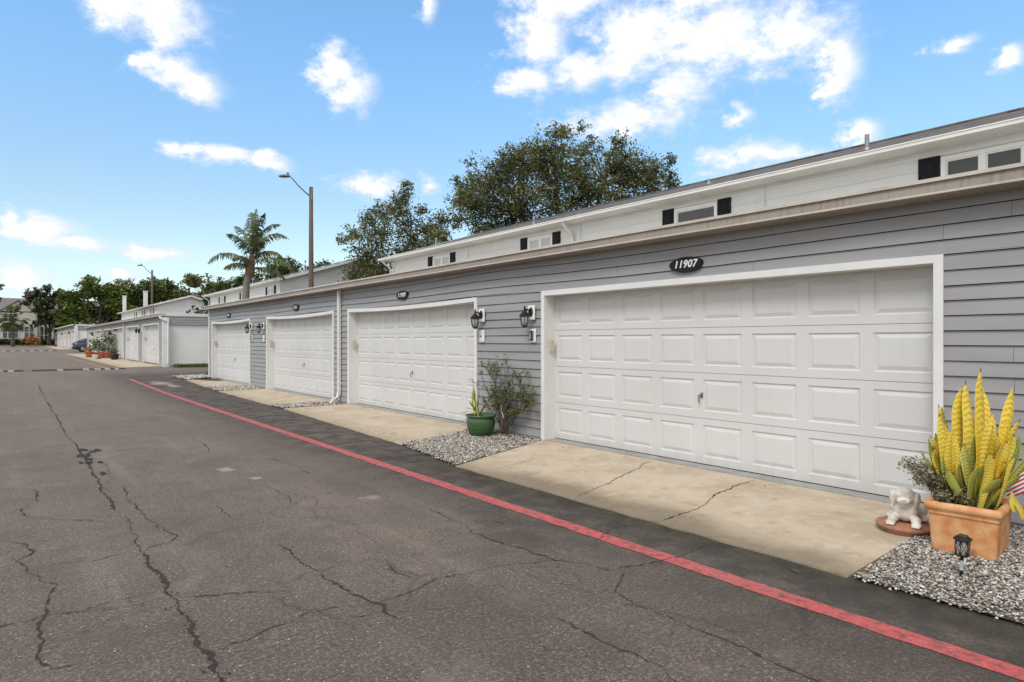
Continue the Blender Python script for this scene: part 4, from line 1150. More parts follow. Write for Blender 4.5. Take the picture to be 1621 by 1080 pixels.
def tree(name, label, x, y, lobes, leaf, per, m_, trunk_r=.22, depth=.5, seed=1, group=None, sub=.30, trunk_top=.45, twigs=True, clumps=26, lean=(0, 0), gappy=1.0, cat='tree', dup=1):
    """lobes: (across, height, radius); every lobe also gets a place in depth, so the crown is round"""
    rs = random.Random(seed); nr = np.random.default_rng(seed)
    g_ = gz(y); root = empty(name, (x, y, g_)); tag(root, label, cat, group)
    V, F = [], []; cents = []
    hs = [q[1] for q in lobes]; ztop = max(hs); zlow = min(hs)
    wid = max(q[0] for q in lobes) - min(q[0] for q in lobes)
    fork = max(.5, zlow * .75 if zlow > 1.2 else ztop * .25)
    spine = [(0, 0, -.3), (rs.uniform(-.1, .1), rs.uniform(-.1, .1), fork * .5), (lean[0] * .5, lean[1] * .5, fork)]
    tube_np(V, F, spine, [trunk_r * 1.25, trunk_r, trunk_r * .8], 9)
    top = Vector(spine[-1])
    limbs = []
    for k in range(5):
        a = 2 * math.pi * k / 5 + rs.uniform(-.4, .4); rr = wid * .22
        e = Vector((math.cos(a) * rr, math.sin(a) * rr, fork + (ztop - fork) * rs.uniform(.35, .6)))
        mid = top.lerp(e, .5) + Vector((rs.uniform(-.3, .3), rs.uniform(-.3, .3), -.15 * rr))
        tube_np(V, F, [top, mid, e], [trunk_r * .6, trunk_r * .45, trunk_r * .28], 7); limbs.append((e, mid))
    rmed = sorted(q[2] for q in lobes)[len(lobes) // 2]
    u0 = (max(q[0] for q in lobes) + min(q[0] for q in lobes)) / 2
    for li, (u, h, r_) in enumerate([q for q in lobes for _ in range(dup)]):
        u += rs.gauss(0, .12) * r_ * (dup > 1); h += rs.gauss(0, .12) * r_ * (dup > 1)
        dmax = max(.3, wid * .5 * depth)
        dd = rs.uniform(-1, 1) * dmax * (1 - .5 * abs(h - (ztop + zlow) / 2) / max(.1, (ztop - zlow))) * (1 - .7 * min(1, abs(u - u0) / (wid / 2 + .01)))
        c_ = RIGHT * u + FWD * dd + Vector((0, 0, h))
        e, mid = min(limbs, key=lambda q: (q[0] - c_).length)
        j = (e + c_) * .5 + Vector((rs.uniform(-.25, .25), rs.uniform(-.25, .25), rs.uniform(-.2, .3)))
        if li % dup == 0: tube_np(V, F, [e, j, c_], [trunk_r * .17, trunk_r * .11, trunk_r * .05], 5)
        for k in range(max(8, int(clumps * min(1.25, (r_ / rmed) ** 1.3)))):
            d = nr.normal(size=3); d /= np.linalg.norm(d)
            rad = r_ * nr.uniform(.35, 1.2) * (1 if d[2] > -.3 else .8)
            q = np.array(c_) + d * rad * np.array([1, 1, .85])
            cr = r_ * sub * nr.uniform(.55, 1.35)
            nl = max(3, int(per * nr.uniform(.3, 1.5) * gappy * min(1.2, max(.6, r_ / rmed))))
            cents.append(q + nr.normal(size=(nl, 3)) * cr * np.array([.55, .55, .42]))
            if twigs and k % 2 == 0:
                qq = Vector(q); tube_np(V, F, [c_, c_.lerp(qq, .5) + Vector((0, 0, rs.uniform(-.05, .12) * r_)), qq], [trunk_r * .07, trunk_r * .045, trunk_r * .02], 3)
    tr = bpy.data.meshes.new('trunk'); tr.from_pydata([tuple(v) for v in V], [], F); tr.materials.append(M['bark']); tr.polygons.foreach_set('use_smooth', [True] * len(F))
    to = bpy.data.objects.new('trunk', tr); C.objects.link(to); to.parent = root
    cc = np.concatenate(cents)
    v, f = leaves_np(cc, leaf, seed=seed)
    np_mesh('crown', v, f, m_, parent=root)
    return root

# right oak: outline read in metres (across, height) at the tree
k_ = .01036
lob = [(k_ * (u - 931), 14.03 - k_ * v, k_ * r_) for u, v, r_ in [(380,395,75),(345,370,35),(430,290,45),(470,340,85),(560,330,95),(610,270,60),(650,260,80),(690,225,55),(710,300,110),(770,180,70),(830,250,110),(870,150,55),(930,125,50),(920,190,70),(900,300,120),(1000,140,45),(1040,190,45),(1010,290,105),(1085,120,30),(1110,200,45),(1180,140,30),(1190,200,65),(1180,290,95),(1250,250,85),(1340,280,80),(1420,280,75),(1490,255,40),(1500,320,55),(1530,360,40),(1100,370,105),(700,420,120),(540,440,105),(870,420,115),(1290,360,95),(1400,370,80),(640,350,80),(450,440,70),(1000,400,100),(800,340,90),(430,520,90),(560,520,110),(700,510,110),(850,500,110),(980,490,100),(1120,460,100),(1250,440,90),(1400,430,80),(1520,400,40),(620,600,100),(480,610,90),(360,470,60),(330,560,60),(780,590,100)]]
tree('oak_tree', 'large dark olive oak standing behind the roof of the nearest house', 24.4, 25.6, lob, .15, 14, M['oak'], trunk_r=.34, seed=5, clumps=38, sub=.36, depth=.6, dup=2)
k_ = .03595
lob = [(k_ * (u - 625), 1.52 + (540 - v) * k_, k_ * r_) for u, v, r_ in [(652,303,10),(650,318,14),(640,335,20),(612,345,20),(590,352,15),(560,378,17),(600,375,24),(640,365,28),(680,360,22),(702,348,14),(575,408,20),(605,410,26),(640,400,28),(675,392,25),(700,378,18),(543,385,9),(580,428,16),(610,432,18),(640,430,22),(668,335,12),(630,320,10),(715,395,16),(560,440,20),(590,455,22),(620,460,22),(650,450,24),(690,420,24),(700,440,20)]]
tree('oak_tree', 'ragged dark oak at the far end of the nearest house roof beside the gable', 17.2, 32.2, lob, .15, 13, M['oak'], trunk_r=.2, seed=9, clumps=36, sub=.40, depth=.6, dup=2)
k_ = .0973
lob = [(k_ * (u - 150), .9 + (540 - v) * k_, k_ * r_) for u, v, r_ in [(150,452,13),(132,462,15),(168,456,13),(112,470,15),(185,466,13),(196,474,11),(100,484,15),(120,488,17),(145,480,18),(168,480,17),(188,486,14),(92,500,13),(108,508,14),(130,505,14),(200,494,10),(176,500,10),(140,448,12),(160,462,16),(120,455,13),(178,472,14),(104,474,14),(150,470,16),(196,488,12),(118,500,14),(150,495,14),(205,482,9),(96,492,10),(135,490,14)]]
tree('oak_tree', 'broad bright green oak behind the far end of the garage rows', 11.3, 116, lob, .55, 16, M['oak_green'], trunk_r=.35, seed=12, clumps=26, sub=.34, depth=.6)
lob = [(k_ * (u - 76), .9 + (540 - v) * k_, k_ * r_) for u, v, r_ in [(78,455,8),(62,462,8),(88,464,10),(48,472,8),(70,474,11),(36,470,5),(55,488,8),(78,492,12),(92,500,11),(66,504,10),(84,515,10),(58,515,6),(96,522,7),(50,465,9),(40,478,7),(96,478,11),(104,508,10),(75,480,12),(68,465,9),(100,515,9)]]
tree('oak_tree', 'dark mossy oak in front of the cream apartments at the lane end', 5.4, 124.3, lob, .5, 14, M['oak_moss'], trunk_r=.3, seed=14, clumps=22, sub=.36, depth=.5)
lob = [(k_ * u, .9 + v, r_) for u, v, r_ in [(-12, 6.5, 1.3), (-2, 7.6, 1.1), (-18, 8.2, 1.4), (-8, 5.2, 1.2), (4, 6.0, .7)]]
tree('oak_tree', 'dark tree cut by the left edge of the picture above the sabal palm', -1.5, 118, lob, .5, 14, M['oak_moss'], trunk_r=.25, seed=15, clumps=20)
# band of trees beyond the second and third houses
BT = [(21.4, 63, 'rounded green tree just left of the brown lamp post above the gabled house', 9.7, 3.3, 'far_leaf'), (18.4, 64, 'green tree directly behind the tall palm trunk', 8.0, 3.0, 'far_leaf'), (16.4, 66, 'low dark tree at the left end of the palm shaded house', 7.4, 3.0, 'far_leaf'), (26.4, 65, 'rounded green tree just right of the brown lamp post', 9.9, 2.8, 'far_leaf'),
      (23.9, 112, 'tall dark pine like tree between the far gable and the nearest row roof corner', 11.8, 3.0, 'oak'), (17.6, 114, 'dark green tree behind the far brown lamp post', 11.2, 4.2, 'far_leaf'), (20.6, 117, 'dark green tree behind the peak of the far gable', 11.0, 4.0, 'far_leaf'), (15.0, 118, 'dark green tree behind the two white chimneys', 10.6, 3.8, 'oak'), (28, 116, 'dark green tree on the skyline over the roof left of the tall palm', 10.2, 4.0, 'far_leaf')]
for i, (x_, y, lb, h, rr, mk) in enumerate(BT):
    rs = random.Random(i + 40)
    lob = []
    for k in range(13):
        a = rs.uniform(0, 6.28); q = math.sqrt(rs.random()) * rr * .9
        zz = h - 1.0 - (q / rr) ** 2 * h * .28 - rs.random() * h * .42
        lob.append((math.cos(a) * q, max(1.6, zz), rr * rs.uniform(.24, .40)))
    lob.append((0, h - rr * .3, rr * .34)); lob.append((rr * .25, h - rr * .4, rr * .34)); lob.append((-rr * .3, h - rr * .5, rr * .32))
    far = y > 90
    tree('tree', lb, x_, y, lob, .52 if far else .30, 13 if far else 15, M[mk], trunk_r=.2, seed=i + 60, clumps=20 if far else 26, sub=.36, depth=.9, group='trees beyond the houses', twigs=False, dup=2)

# ------------------------------------------------------------------ palms
def frond(Vl, base, az_, el_, L, droop, nr, leaflet=.55, n=26, wid=.045):
    P_ = []; d = Vector((math.cos(az_) * math.cos(el_), math.sin(az_) * math.cos(el_), math.sin(el_))); p = Vector(base)
    st = L / n
    for k in range(n + 1):
        P_.append(p.copy()); p = p + d * st
        d = (d + Vector((0, 0, -droop * st * (.4 + 1.6 * k / n)))).normalized()
    quads = []
    for k in range(3, n):
        t_ = k / n; ll = leaflet * math.sin(math.pi * min(1, t_ * .9 + .12)) ** .6
        ax = (P_[k + 1] - P_[k]).normalized()
        side = ax.cross(Vector((0, 0, 1))); side = side.normalized() if side.length > .05 else Vector((1, 0, 0))
        for sg in (1, -1):
            for sub_ in range(2):
                q0 = P_[k] + ax * st * .5 * sub_
                dr = (side * sg * nr.uniform(.5, .9) + ax * nr.uniform(.3, .6) + Vector((0, 0, nr.uniform(-.9, .05)))).normalized()
                q1 = q0 + dr * ll * nr.uniform(.45, .6); q2 = q1 + (dr + Vector((0, 0, -.9))).normalized() * ll * .5
                wv = ax * wid
                quads.append((q0 - wv * .5, q0 + wv * .5, q1 + wv * .6, q1 - wv * .6)); quads.append((q1 - wv * .6, q1 + wv * .6, q2 + wv * .1, q2 - wv * .1))
    Vl += quads
    return P_
pr_ = random.Random(3)
root = empty('palm_tree', (10.0, 35.0, gz(35))); tag(root, 'tall slender palm with drooping fronds behind the nearest garage row', 'palm')
b_ = MB(); b_.tube([(-.15, 0, -.2), (-.12, 0, 2.4), (.0, 0, 4.4), (.12, 0, 5.0)], [.24, .20, .165, .16], 12); b_.build('trunk', M['palm_bark'], root, smooth=True)
b_ = MB(); b_.tube([(.12, 0, 4.75), (.17, 0, 5.05), (.22, .0, 5.5), (.27, 0, 6.0), (.30, 0, 6.4)], [.18, .25, .19, .10, .04], 10)
for k in range(14):
    a = k * 2.4; b_.tube([(.14 + .12 * math.cos(a), .12 * math.sin(a), 4.9 + .05 * k), (.2 + .3 * math.cos(a), .3 * math.sin(a), 5.3 + .06 * k)], [.05, .02], 5)
b_.build('crown_shaft', M['palm_fibre'], root)
Q = []; b_ = MB()
def azr(deg):    # bearing measured from the view's right, anticlockwise from above
    v = RIGHT * math.cos(R(deg)) + FWD * math.sin(R(deg)); return math.atan2(v.y, v.x)
for (deg, el_, L, dr, zz) in [(178, 38, 3.6, .52, 5.75), (195, 22, 1.9, .7, 5.6), (-5, 28, 3.5, .50, 5.7), (12, 8, 2.7, .45, 5.5), (150, 68, 3.0, .5, 6.3), (30, 72, 3.1, .62, 6.4), (5, 60, 3.3, .66, 6.3), (95, 62, 2.9, .5, 6.2), (120, 82, 2.7, .35, 6.6), (320, 55, 2.8, .6, 6.1), (250, 30, 1.8, .7, 5.8), (60, 86, 2.7, .3, 6.7), (240, 60, 2.6, .6, 6.1), (100, 45, 2.6, .6, 5.9), (20, 42, 2.7, .8, 6.0), (340, 78, 2.8, .5, 6.5)]:
    fp = frond(Q, (.12 + (zz - 5) * .12, 0, zz - .25), azr(deg), R(el_), L * .76, dr * 1.25, pr_, leaflet=.50)
    b_.tube(fp[::3], [.035, .03, .026, .022, .018, .015, .012, .01, .008][:len(fp[::3])], 4)
for q in Q: b_.quad(*q)
b_.build('crown', M['palm_leaf'], root)

root = empty('sabal_palm', (.75, 121, gz(121))); tag(root, 'short fan palm before the cream apartments at the left edge', 'palm')
b_ = MB(); b_.tube([(0, 0, -.2), (0, 0, 1.8), (0, 0, 4.2)], [.28, .24, .26], 10); b_.build('trunk', M['palm_bark'], root, smooth=True)
b_ = MB()
for k in range(46):
    a = pr_.uniform(0, 6.28); e = pr_.uniform(-1.0, 1.35); L = pr_.uniform(1.0, 1.7)
    d = Vector((math.cos(a) * math.cos(e), math.sin(a) * math.cos(e), math.sin(e))); c_ = Vector((0, 0, 4.3)) + d * L
    b_.tube([(0, 0, 4.2), tuple(c_)], [.03, .015], 3)
    sd_ = d.cross(Vector((0, 0, 1))).normalized(); up_ = sd_.cross(d)
    for q in range(-6, 7):
        t_ = q * .22; dd = (d * math.cos(t_) + sd_ * math.sin(t_)).normalized(); tip = c_ + dd * pr_.uniform(.8, 1.15) + Vector((0, 0, -.25 - .2 * abs(t_)))
        m1 = c_ + dd * .5; wv = sd_ * .06 if abs(t_) < .8 else up_ * .06
        b_.quad(c_ - wv * .3, c_ + wv * .3, m1 + wv, m1 - wv); b_.poly([m1 - wv, m1 + wv, tip])
b_.build('crown', M['palm_leaf'], root)

# ------------------------------------------------------------------ the far end of the lane
kind(sheet('lawn', -60, 70, [124.3, 126, 128, 131.0], .02, M['lawn']), 'structure')
b_ = MB(); b_.box(-60, 5.9, 122.9, 123.3, .5, gz(123) + .13); b_.box(5.5, 70, 127.3, 127.6, .5, gz(127) + .14)
kind(b_.build('kerb', M['kerb']), 'structure')
b_ = MB(); b_.poly([(-60, 123.3, gz(123.3) + .125), (6, 123.3, gz(123.3) + .125), (6, 124.4, gz(124.3) + .125), (-60, 124.4, gz(124.3) + .125)])
kind(b_.build('pavement', M['kerb']), 'structure')
b_ = MB()
b_.poly([(6.6, 34.75, gz(34.75) + .01), (60, 34.75, gz(34.75) + .01), (60, 36.0, gz(36) + .03), (6.5, 36.0, gz(36) + .03)])
kind(b_.build('grass_strip', M['lawn']), 'structure')
b_ = MB(); b_.poly([(6.25, 26.68, .012), (60, 26.68, .012), (60, 29.2, gz(29.2) + .01), (6.9, 29.0, gz(29) + .01)])
kind(b_.build('grass_verge', M['lawn']), 'structure')
def blades(name, x0, x1, y0, y1, n, L):
    c_ = np.stack([rng.uniform(x0, x1, n), rng.uniform(y0, y1, n), np.zeros(n)], 1)
    c_[:, 2] = np.interp(c_[:, 1], GY, GZ) + .03
    d = np.stack([rng.normal(0, .35, n), rng.normal(0, .35, n), np.ones(n)], 1) * rng.uniform(.5, 1.2, (n, 1)) * L
    a = rng.uniform(0, 6.28, n); s_ = np.stack([np.cos(a), np.sin(a), 0 * a], 1) * L * .12
    v = np.stack([c_ - s_, c_ + s_, c_ + d], 1).reshape(-1, 3)
    return kind(np_mesh(name, v, np.arange(n * 3).reshape(-1, 3), M['grass']), 'stuff')
blades('grass', 6.6, 14, 34.8, 35.95, 5000, .14)
blades('grass', 6.6, 16, 26.8, 29.0, 6000, .13)
blades('grass', -4, 8, 124.6, 130.5, 6000, .25)

def apartment(label, y, x0, x1, base, eave, ridge, depth, gables, wins, openings):
    root = empty('apartment_building', (0, 0, 0)); tag(root, label, 'building')
    b_ = MB(); b_.box(x0, x1, y, y + depth, base - .5, eave)
    for (a, c_, zt_) in gables:
        b_.box(a, c_, y - .5, y, base - .5, eave - .02)
        b_.poly([(a, y - .5, eave - .02), (c_, y - .5, eave - .02), ((a + c_) / 2, y - .5, zt_)])
    b_.build('wall', M['far_wall'], root)
    b_ = MB()
    ym = y + depth / 2
    b_.poly([(x0 - .5, y - .5, eave), (x1 + .5, y - .5, eave), (x1 + .5, ym, ridge), (x0 - .5, ym, ridge)])
    b_.poly([(x0 - .5, y + depth + .5, eave), (x1 + .5, y + depth + .5, eave), (x1 + .5, ym, ridge), (x0 - .5, ym, ridge)][::-1])
    b_.poly([(x0 - .5, y - .5, eave - .15), (x1 + .5, y - .5, eave - .15), (x1 + .5, y - .5, eave), (x0 - .5, y - .5, eave)])
    for (a, c_, zt_) in gables:
        mx = (a + c_) / 2
        b_.poly([(a - .3, y - .8, eave - .2), (mx, y - .8, zt_ + .12), (mx, y + 3, zt_ + .12), (a - .3, y + 3, eave - .2)])
        b_.poly([(c_ + .3, y - .8, eave - .2), (mx, y - .8, zt_ + .12), (mx, y + 3, zt_ + .12), (c_ + .3, y + 3, eave - .2)][::-1])
    rf = b_.build('roof', M['far_roof'], root)
    for (a, c_, zt_) in gables:
        mx = (a + c_) / 2; b_ = MB(); n = 20
        b_.poly([(mx + .32 * math.cos(k * 2 * math.pi / n), y - .53, eave + (zt_ - eave) * .45 + .32 * math.sin(k * 2 * math.pi / n)) for k in range(n)])
        b_.lathe([(.34, 0), (.34, .06), (.28, .06), (.28, 0)], 20, (0, 0, 0)); k0 = len(b_.v) - 80
        b_.v[k0:] = [(mx + q[0], y - .5 - q[2], eave + (zt_ - eave) * .45 + q[1]) for q in b_.v[k0:]]
        b_.build('round_vent', M['far_roof'], root)
    for (a, c_, z0, z1, yo, n) in wins:
        f = MB(); yy = y - yo - .04
        f.box(a - .1, c_ + .1, yy, yy + .05, z1, z1 + .1); f.box(a - .1, c_ + .1, yy, yy + .05, z0 - .1, z0)
        for k in range(n + 1):
            xx = a + (c_ - a) * k / n; f.box(xx - .05, xx + .05, yy, yy + .05, z0, z1)
        f.box(a, c_, yy + .006, yy + .05, (z0 + z1) / 2 - .03, (z0 + z1) / 2 + .03)
        fo = f.build('window', M['white_trim'], root)
        for k in range(n):
            g = MB(); p, q = a + (c_ - a) * k / n + .05, a + (c_ - a) * (k + 1) / n - .05
            g.quad((p, yy + .03, z0), (q, yy + .03, z0), (q, yy + .03, z1), (p, yy + .03, z1)); g.build('pane', M['glass'], fo)
    for (a, c_, z0, z1) in openings:
        b_ = MB(); b_.box(a, c_, y - .03, y - .01, z0, z1)
        for k in range(9):
            xx = a + (c_ - a) * k / 8; b_.box(xx - .02, xx + .02, y - .10, y - .06, z0, z0 + 1.05, 1)
        b_.box(a, c_, y - .10, y - .06, z0 + 1.05, z0 + 1.1, 1)
        b_.build('balcony', [M['glass'], M['lamp_metal']], root)
    return root
apartment('cream two storey apartment block with a round gable vent across the lane end', 132, -18, 46, .68, 6.4, 8.9, 12,
          [(-.9, 4.0, 8.15), (12, 17, 8.15)],
          [(-.5, 1.55, 2.0, 3.9, .5, 3), (-.4, 1.5, 4.75, 6.0, .5, 3), (2.3, 3.6, 2.0, 3.9, .5, 2), (4.4, 5.5, 1.1, 3.9, 0, 2), (6.2, 6.9, 1.6, 3.7, 0, 1), (8.2, 10.6, 1.6, 3.8, 0, 3), (8.4, 10.4, 4.75, 6.0, 0, 3), (13, 15, 1.6, 3.8, .5, 2), (20, 22, 1.6, 3.8, 0, 2), (20, 22, 4.7, 6.0, 0, 2), (26, 28, 4.7, 6, 0, 2)],
          [(4.15, 7.0, 4.3, 6.2)])
apartment('large grey roofed block glimpsed between the crowns of the far trees', 168, 19.5, 60, .7, 9.0, 14.0, 16, [], [(21, 23, 6, 7.5, 0, 2), (27, 29, 6, 7.5, 0, 2)], [])

def hedge(name, label, x0, x1, y0, y1, h, n, m_, leaf, cat, group=None, z=None):
    b_ = MB(); z = gz(y0) if z is None else z
    c_ = np.stack([rng.uniform(x0, x1, n), rng.uniform(y0, y1, n), z + rng.uniform(.05, 1, n) ** .7 * h * (1 + .2 * np.sin(rng.uniform(0, 6, n)))], 1)
    v, f = leaves_np(c_, leaf, seed=n)
    o_ = np_mesh(name, v, f, m_)
    return tag(o_, label, cat, group)
hedge('hedge', 'low clipped dark hedge along the foot of the cream apartments', -12, 3.0, 129.6, 131.3, 1.0, 7000, M['hedge'], .30, 'hedge')
hedge('hedge', 'dark hedge right of the orange shrub below the cream apartments', 4.3, 11, 129.6, 131.4, 1.0, 3500, M['hedge'], .30, 'hedge')
o = empty('orange_shrub', (3.3, 128.2, gz(128))); tag(o, 'orange leaved shrub on the lawn before the apartments', 'shrub')
cc = rng.normal(size=(500, 3)) * np.array([.55, .5, .36]) + np.array([0, 0, .95]); v, f = leaves_np(cc, .32, seed=4); np_mesh('foliage', v, f, M['orange_leaf'], parent=o)
b_ = MB(); [b_.tube([(0, 0, 0), (math.cos(k) * .3, math.sin(k) * .3, .9)], [.03, .015], 4) for k in range(6)]; b_.build('stem', M['twig'], o)
b_ = MB(); b_.lathe([(2.3, -.02), (2.2, .04), (1.2, .10), (0.01, .12)], 20, (2.2, 127.9, gz(127.9)), sy=.5); kind(b_.build('mulch_bed', M['mulch']), 'structure')

# speed humps
def hump(name, label, x0, x1, y, whites, h=.055, wd=.42):
    b_ = MB(); xs = sorted({x0, x1} | {q for a, c_ in whites for q in (a, c_) if x0 <= q <= x1}); n = 8
    prof = [(y - wd * math.cos(math.pi * k / n), h * math.sin(math.pi * k / n)) for k in range(n + 1)]
    for a, c_ in zip(xs[:-1], xs[1:]):
        mid = (a + c_) / 2; mi = 1 if any(p <= mid <= q for p, q in whites) else 0
        m_ = max(1, int((c_ - a) / .15))
        for k in range(n):
            (ya, za), (yb, zb_) = prof[k], prof[k + 1]
            b_.quad((a, ya, gz(ya) + za + .002), (c_, ya, gz(ya) + za + .002), (c_, yb, gz(yb) + zb_ + .002), (a, yb, gz(yb) + zb_ + .002), mi)
    for xe in (x0, x1): b_.poly([(xe, ya, gz(ya) + za + .002) for ya, za in prof])
    return tag(b_.build(name, [M['bump_black'], M['bump_white']]), label, 'speed hump', 'speed humps across the lane')
hump('speed_hump', 'black and white speed hump across the lane before the second garage row', .88, 4.40, 35.05, [(1.78, 2.0), (2.74, 2.98), (3.18, 3.42), (3.58, 3.80), (3.98, 4.14)])
hump('speed_hump', 'short black speed hump piece left of the gap in the lane', -1.6, .56, 35.1, [(-.9, -.7), (.05, .25), (-.2, -.12)])
hump('speed_hump', 'distant dashed speed hump near the parked blue car', -2.0, 4.2, 83, [(-2 + .78 * k, -1.62 + .78 * k) for k in range(8)], h=.07)

# ------------------------------------------------------------------ terracotta planter and snake plant
PX, PY = 5.36, 1.435
root = empty('terracotta_planter', (PX, PY, .035), R(4)); tag(root, 'square orange terracotta planter on the gravel at the right', 'planter')
def sq_rings(rings, mi=0):
    b2 = MB(); prev = None
    for (hx, hy, z) in rings:
        r_ = min(hx, hy) * .10; pts = []
        for cx, cy, a0 in ((hx - r_, hy - r_, 0), (-hx + r_, hy - r_, 90), (-hx + r_, -hy + r_, 180), (hx - r_, -hy + r_, 270)):
            for k in range(4):
                a = R(a0 + 30 * k); pts.append((cx + r_ * math.cos(a), cy + r_ * math.sin(a), z))
        i = len(b2.v); b2.v += pts
        if prev is not None:
            n = len(pts)
            for k in range(n):
                b2.f.append((prev + k, prev + (k + 1) % n, i + (k + 1) % n, i + k)); b2.mi.append(mi)
        prev = i
    b2.f.append(tuple(range(prev, prev + 16))); b2.mi.append(mi)
    return b2
b_ = sq_rings([(.215, .178, 0), (.222, .186, .01), (.232, .194, .14), (.240, .200, .265)]); b_.build('body', M['terracotta'], root, smooth=False)
b_ = sq_rings([(.241, .201, .262), (.247, .207, .268), (.247, .207, .285), (.243, .203, .288), (.258, .218, .300), (.265, .225, .318), (.263, .223, .338), (.252, .212, .352), (.232, .192, .354), (.218, .180, .344), (.212, .176, .31)]); b_.build('rim', M['terracotta'], root, smooth=True)
b_ = MB(); b_.box(-.215, .215, -.175, .175, .29, .315); b_.build('soil', M['soil'], root)
b_ = MB(); b_.poly([(-.236, -.03 + q * .01, .004 + max(0, .075 - abs(q + random.uniform(-2, 2)) * .006)) for q in range(-4, 14)] + [(-.236, .11, .002), (-.236, -.07, .002)]); b_.build('chip', M['terracotta2'], root)

def blade(b_, uvl, base, tip, wd, bend, roll, n=14, curl=.10):
    base = Vector(base); tip = Vector(tip); ax = tip - base; L = ax.length
    side = Vector((math.cos(roll), math.sin(roll), 0)); side = (side - ax * (side.dot(ax) / L / L)).normalized(); nor = ax.cross(side).normalized()
    ph = random.uniform(0, 6)
    rows = []
    for k in range(n + 1):
        t_ = k / n
        p = base + ax * t_ + nor * bend * math.sin(math.pi * t_) * L + side * .012 * math.sin(5 * t_ + ph)
        hw = wd * .5 * (.52 + .48 * min(1, t_ / .4)) * (1 if t_ < .78 else max(.02, 1 - ((t_ - .78) / .22) ** 1.9))
        tw = ph * .02 + .35 * math.sin(2.2 * t_ + ph)
        s2 = side * math.cos(tw) + nor * math.sin(tw); n2 = nor * math.cos(tw) - side * math.sin(tw)
        rows.append([(p - s2 * hw + n2 * hw * .45, 0), (p - s2 * hw * .5 + n2 * hw * .08, .25), (p, .5), (p + s2 * hw * .5 + n2 * hw * .08, .75), (p + s2 * hw + n2 * hw * .45, 1)])
    i0 = len(b_.v)
    for k, rw in enumerate(rows):
        for q, u in rw: b_.v.append(tuple(q)); uvl.append((u, k / n))
    for k in range(n):
        for c_ in range(4):
            a = i0 + k * 5 + c_; b_.f.append((a, a + 1, a + 6, a + 5)); b_.mi.append(0)
def blade_mesh(name, specs, m_, parent):
    b2 = MB(); uvl = []
    for s_ in specs: blade(b2, uvl, *s_)
    o2 = b2.build(name, m_, parent, smooth=True); ul = o2.data.uv_layers.new(name='UVMap')
    for lp in o2.data.loops: ul.data[lp.index].uv = uvl[lp.vertex_index]
    return o2
root = empty('snake_plant', (PX, PY, .34)); tag(root, 'tall yellow and green banded snake plant in the terracotta planter', 'plant')
pl = random.Random(21)
def lt(y, z, x=5.40): return (x - PX, y - PY, z - .34)
yel, grn = [], []
for (y, z, wd, x_) in [(1.385, 1.285, .085, 5.45), (1.475, 1.19, .080, 5.40), (1.52, 1.13, .085, 5.46), (1.415, 1.13, .095, 5.52), (1.215, 1.15, .075, 5.42), (1.67, 1.0, .05, 5.46), (1.17, .94, .055, 5.42), (1.30, .97, .075, 5.30), (1.36, .96, .055, 5.26), (1.58, .90, .06, 5.26), (1.53, 1.0, .085, 5.55), (1.43, .98, .075, 5.58), (1.16, .70, .05, 5.3), (1.27, .72, .055, 5.17), (1.50, .86, .055, 5.2)]:
    f = .42; by = 1.435 + (y - 1.435) * f + pl.uniform(-.05, .05)
    yel.append((lt(by, .335, 5.36 + (x_ - 5.36) * .6), lt(y, z + .045, x_), wd * .98, pl.uniform(-.04, .04), R(-51 + pl.uniform(-30, 30))))
for (y, z, wd, x_) in [(1.625, 1.035, .06, 5.42), (1.745, .70, .05, 5.36), (1.73, .78, .04, 5.45), (1.60, .80, .07, 5.3), (1.24, .98, .05, 5.55), (1.44, .80, .07, 5.25), (1.38, .86, .06, 5.3), (1.66, .87, .06, 5.5), (1.10, .78, .045, 5.5), (1.2, .86, .05, 5.55), (1.33, .66, .05, 5.16), (1.5, .62, .05, 5.15), (1.22, .60, .045, 5.2), (1.13, .62, .05, 5.3), (1.55, .70, .05, 5.2), (1.06, .80, .04, 5.5)]:
    by = 1.435 + (y - 1.435) * .4 + pl.uniform(-.04, .04)
    grn.append((lt(by, .335, 5.36 + (x_ - 5.36) * .6), lt(y, z, x_), wd, pl.uniform(-.06, .06), R(-51 + pl.uniform(-35, 35))))
grn.append((lt(1.36, .37, 5.17), lt(1.62, .385, 5.14), .055, .06, R(-20)))
for k in range(22):
    a = pl.uniform(0, 6.28); grn.append((lt(1.435 + .08 * math.sin(a), .335, 5.36 + .08 * math.cos(a)), lt(1.435 + .22 * math.sin(a), pl.uniform(.55, .85), 5.36 + .18 * math.cos(a)), .06, .03, pl.uniform(0, 3)))
for k in range(32):
    a = pl.uniform(0, 6.28); yel.append((lt(1.435 + .08 * math.sin(a), .335, 5.36 + .08 * math.cos(a)), lt(1.435 + .24 * math.sin(a), pl.uniform(.62, 1.02), 5.36 + .15 * math.cos(a)), pl.uniform(.05, .075), .03, pl.uniform(0, 3)))
yel.append((lt(1.21, .46, 5.46), lt(1.175, .27, 5.50), .04, .05, R(-51))); yel.append((lt(1.22, .47, 5.42), lt(1.20, .33, 5.42), .03, .05, R(-40)))
blade_mesh('yellow_leaves', yel, M['blade_yellow'], root); blade_mesh('green_leaves', grn, M['blade_green'], root)

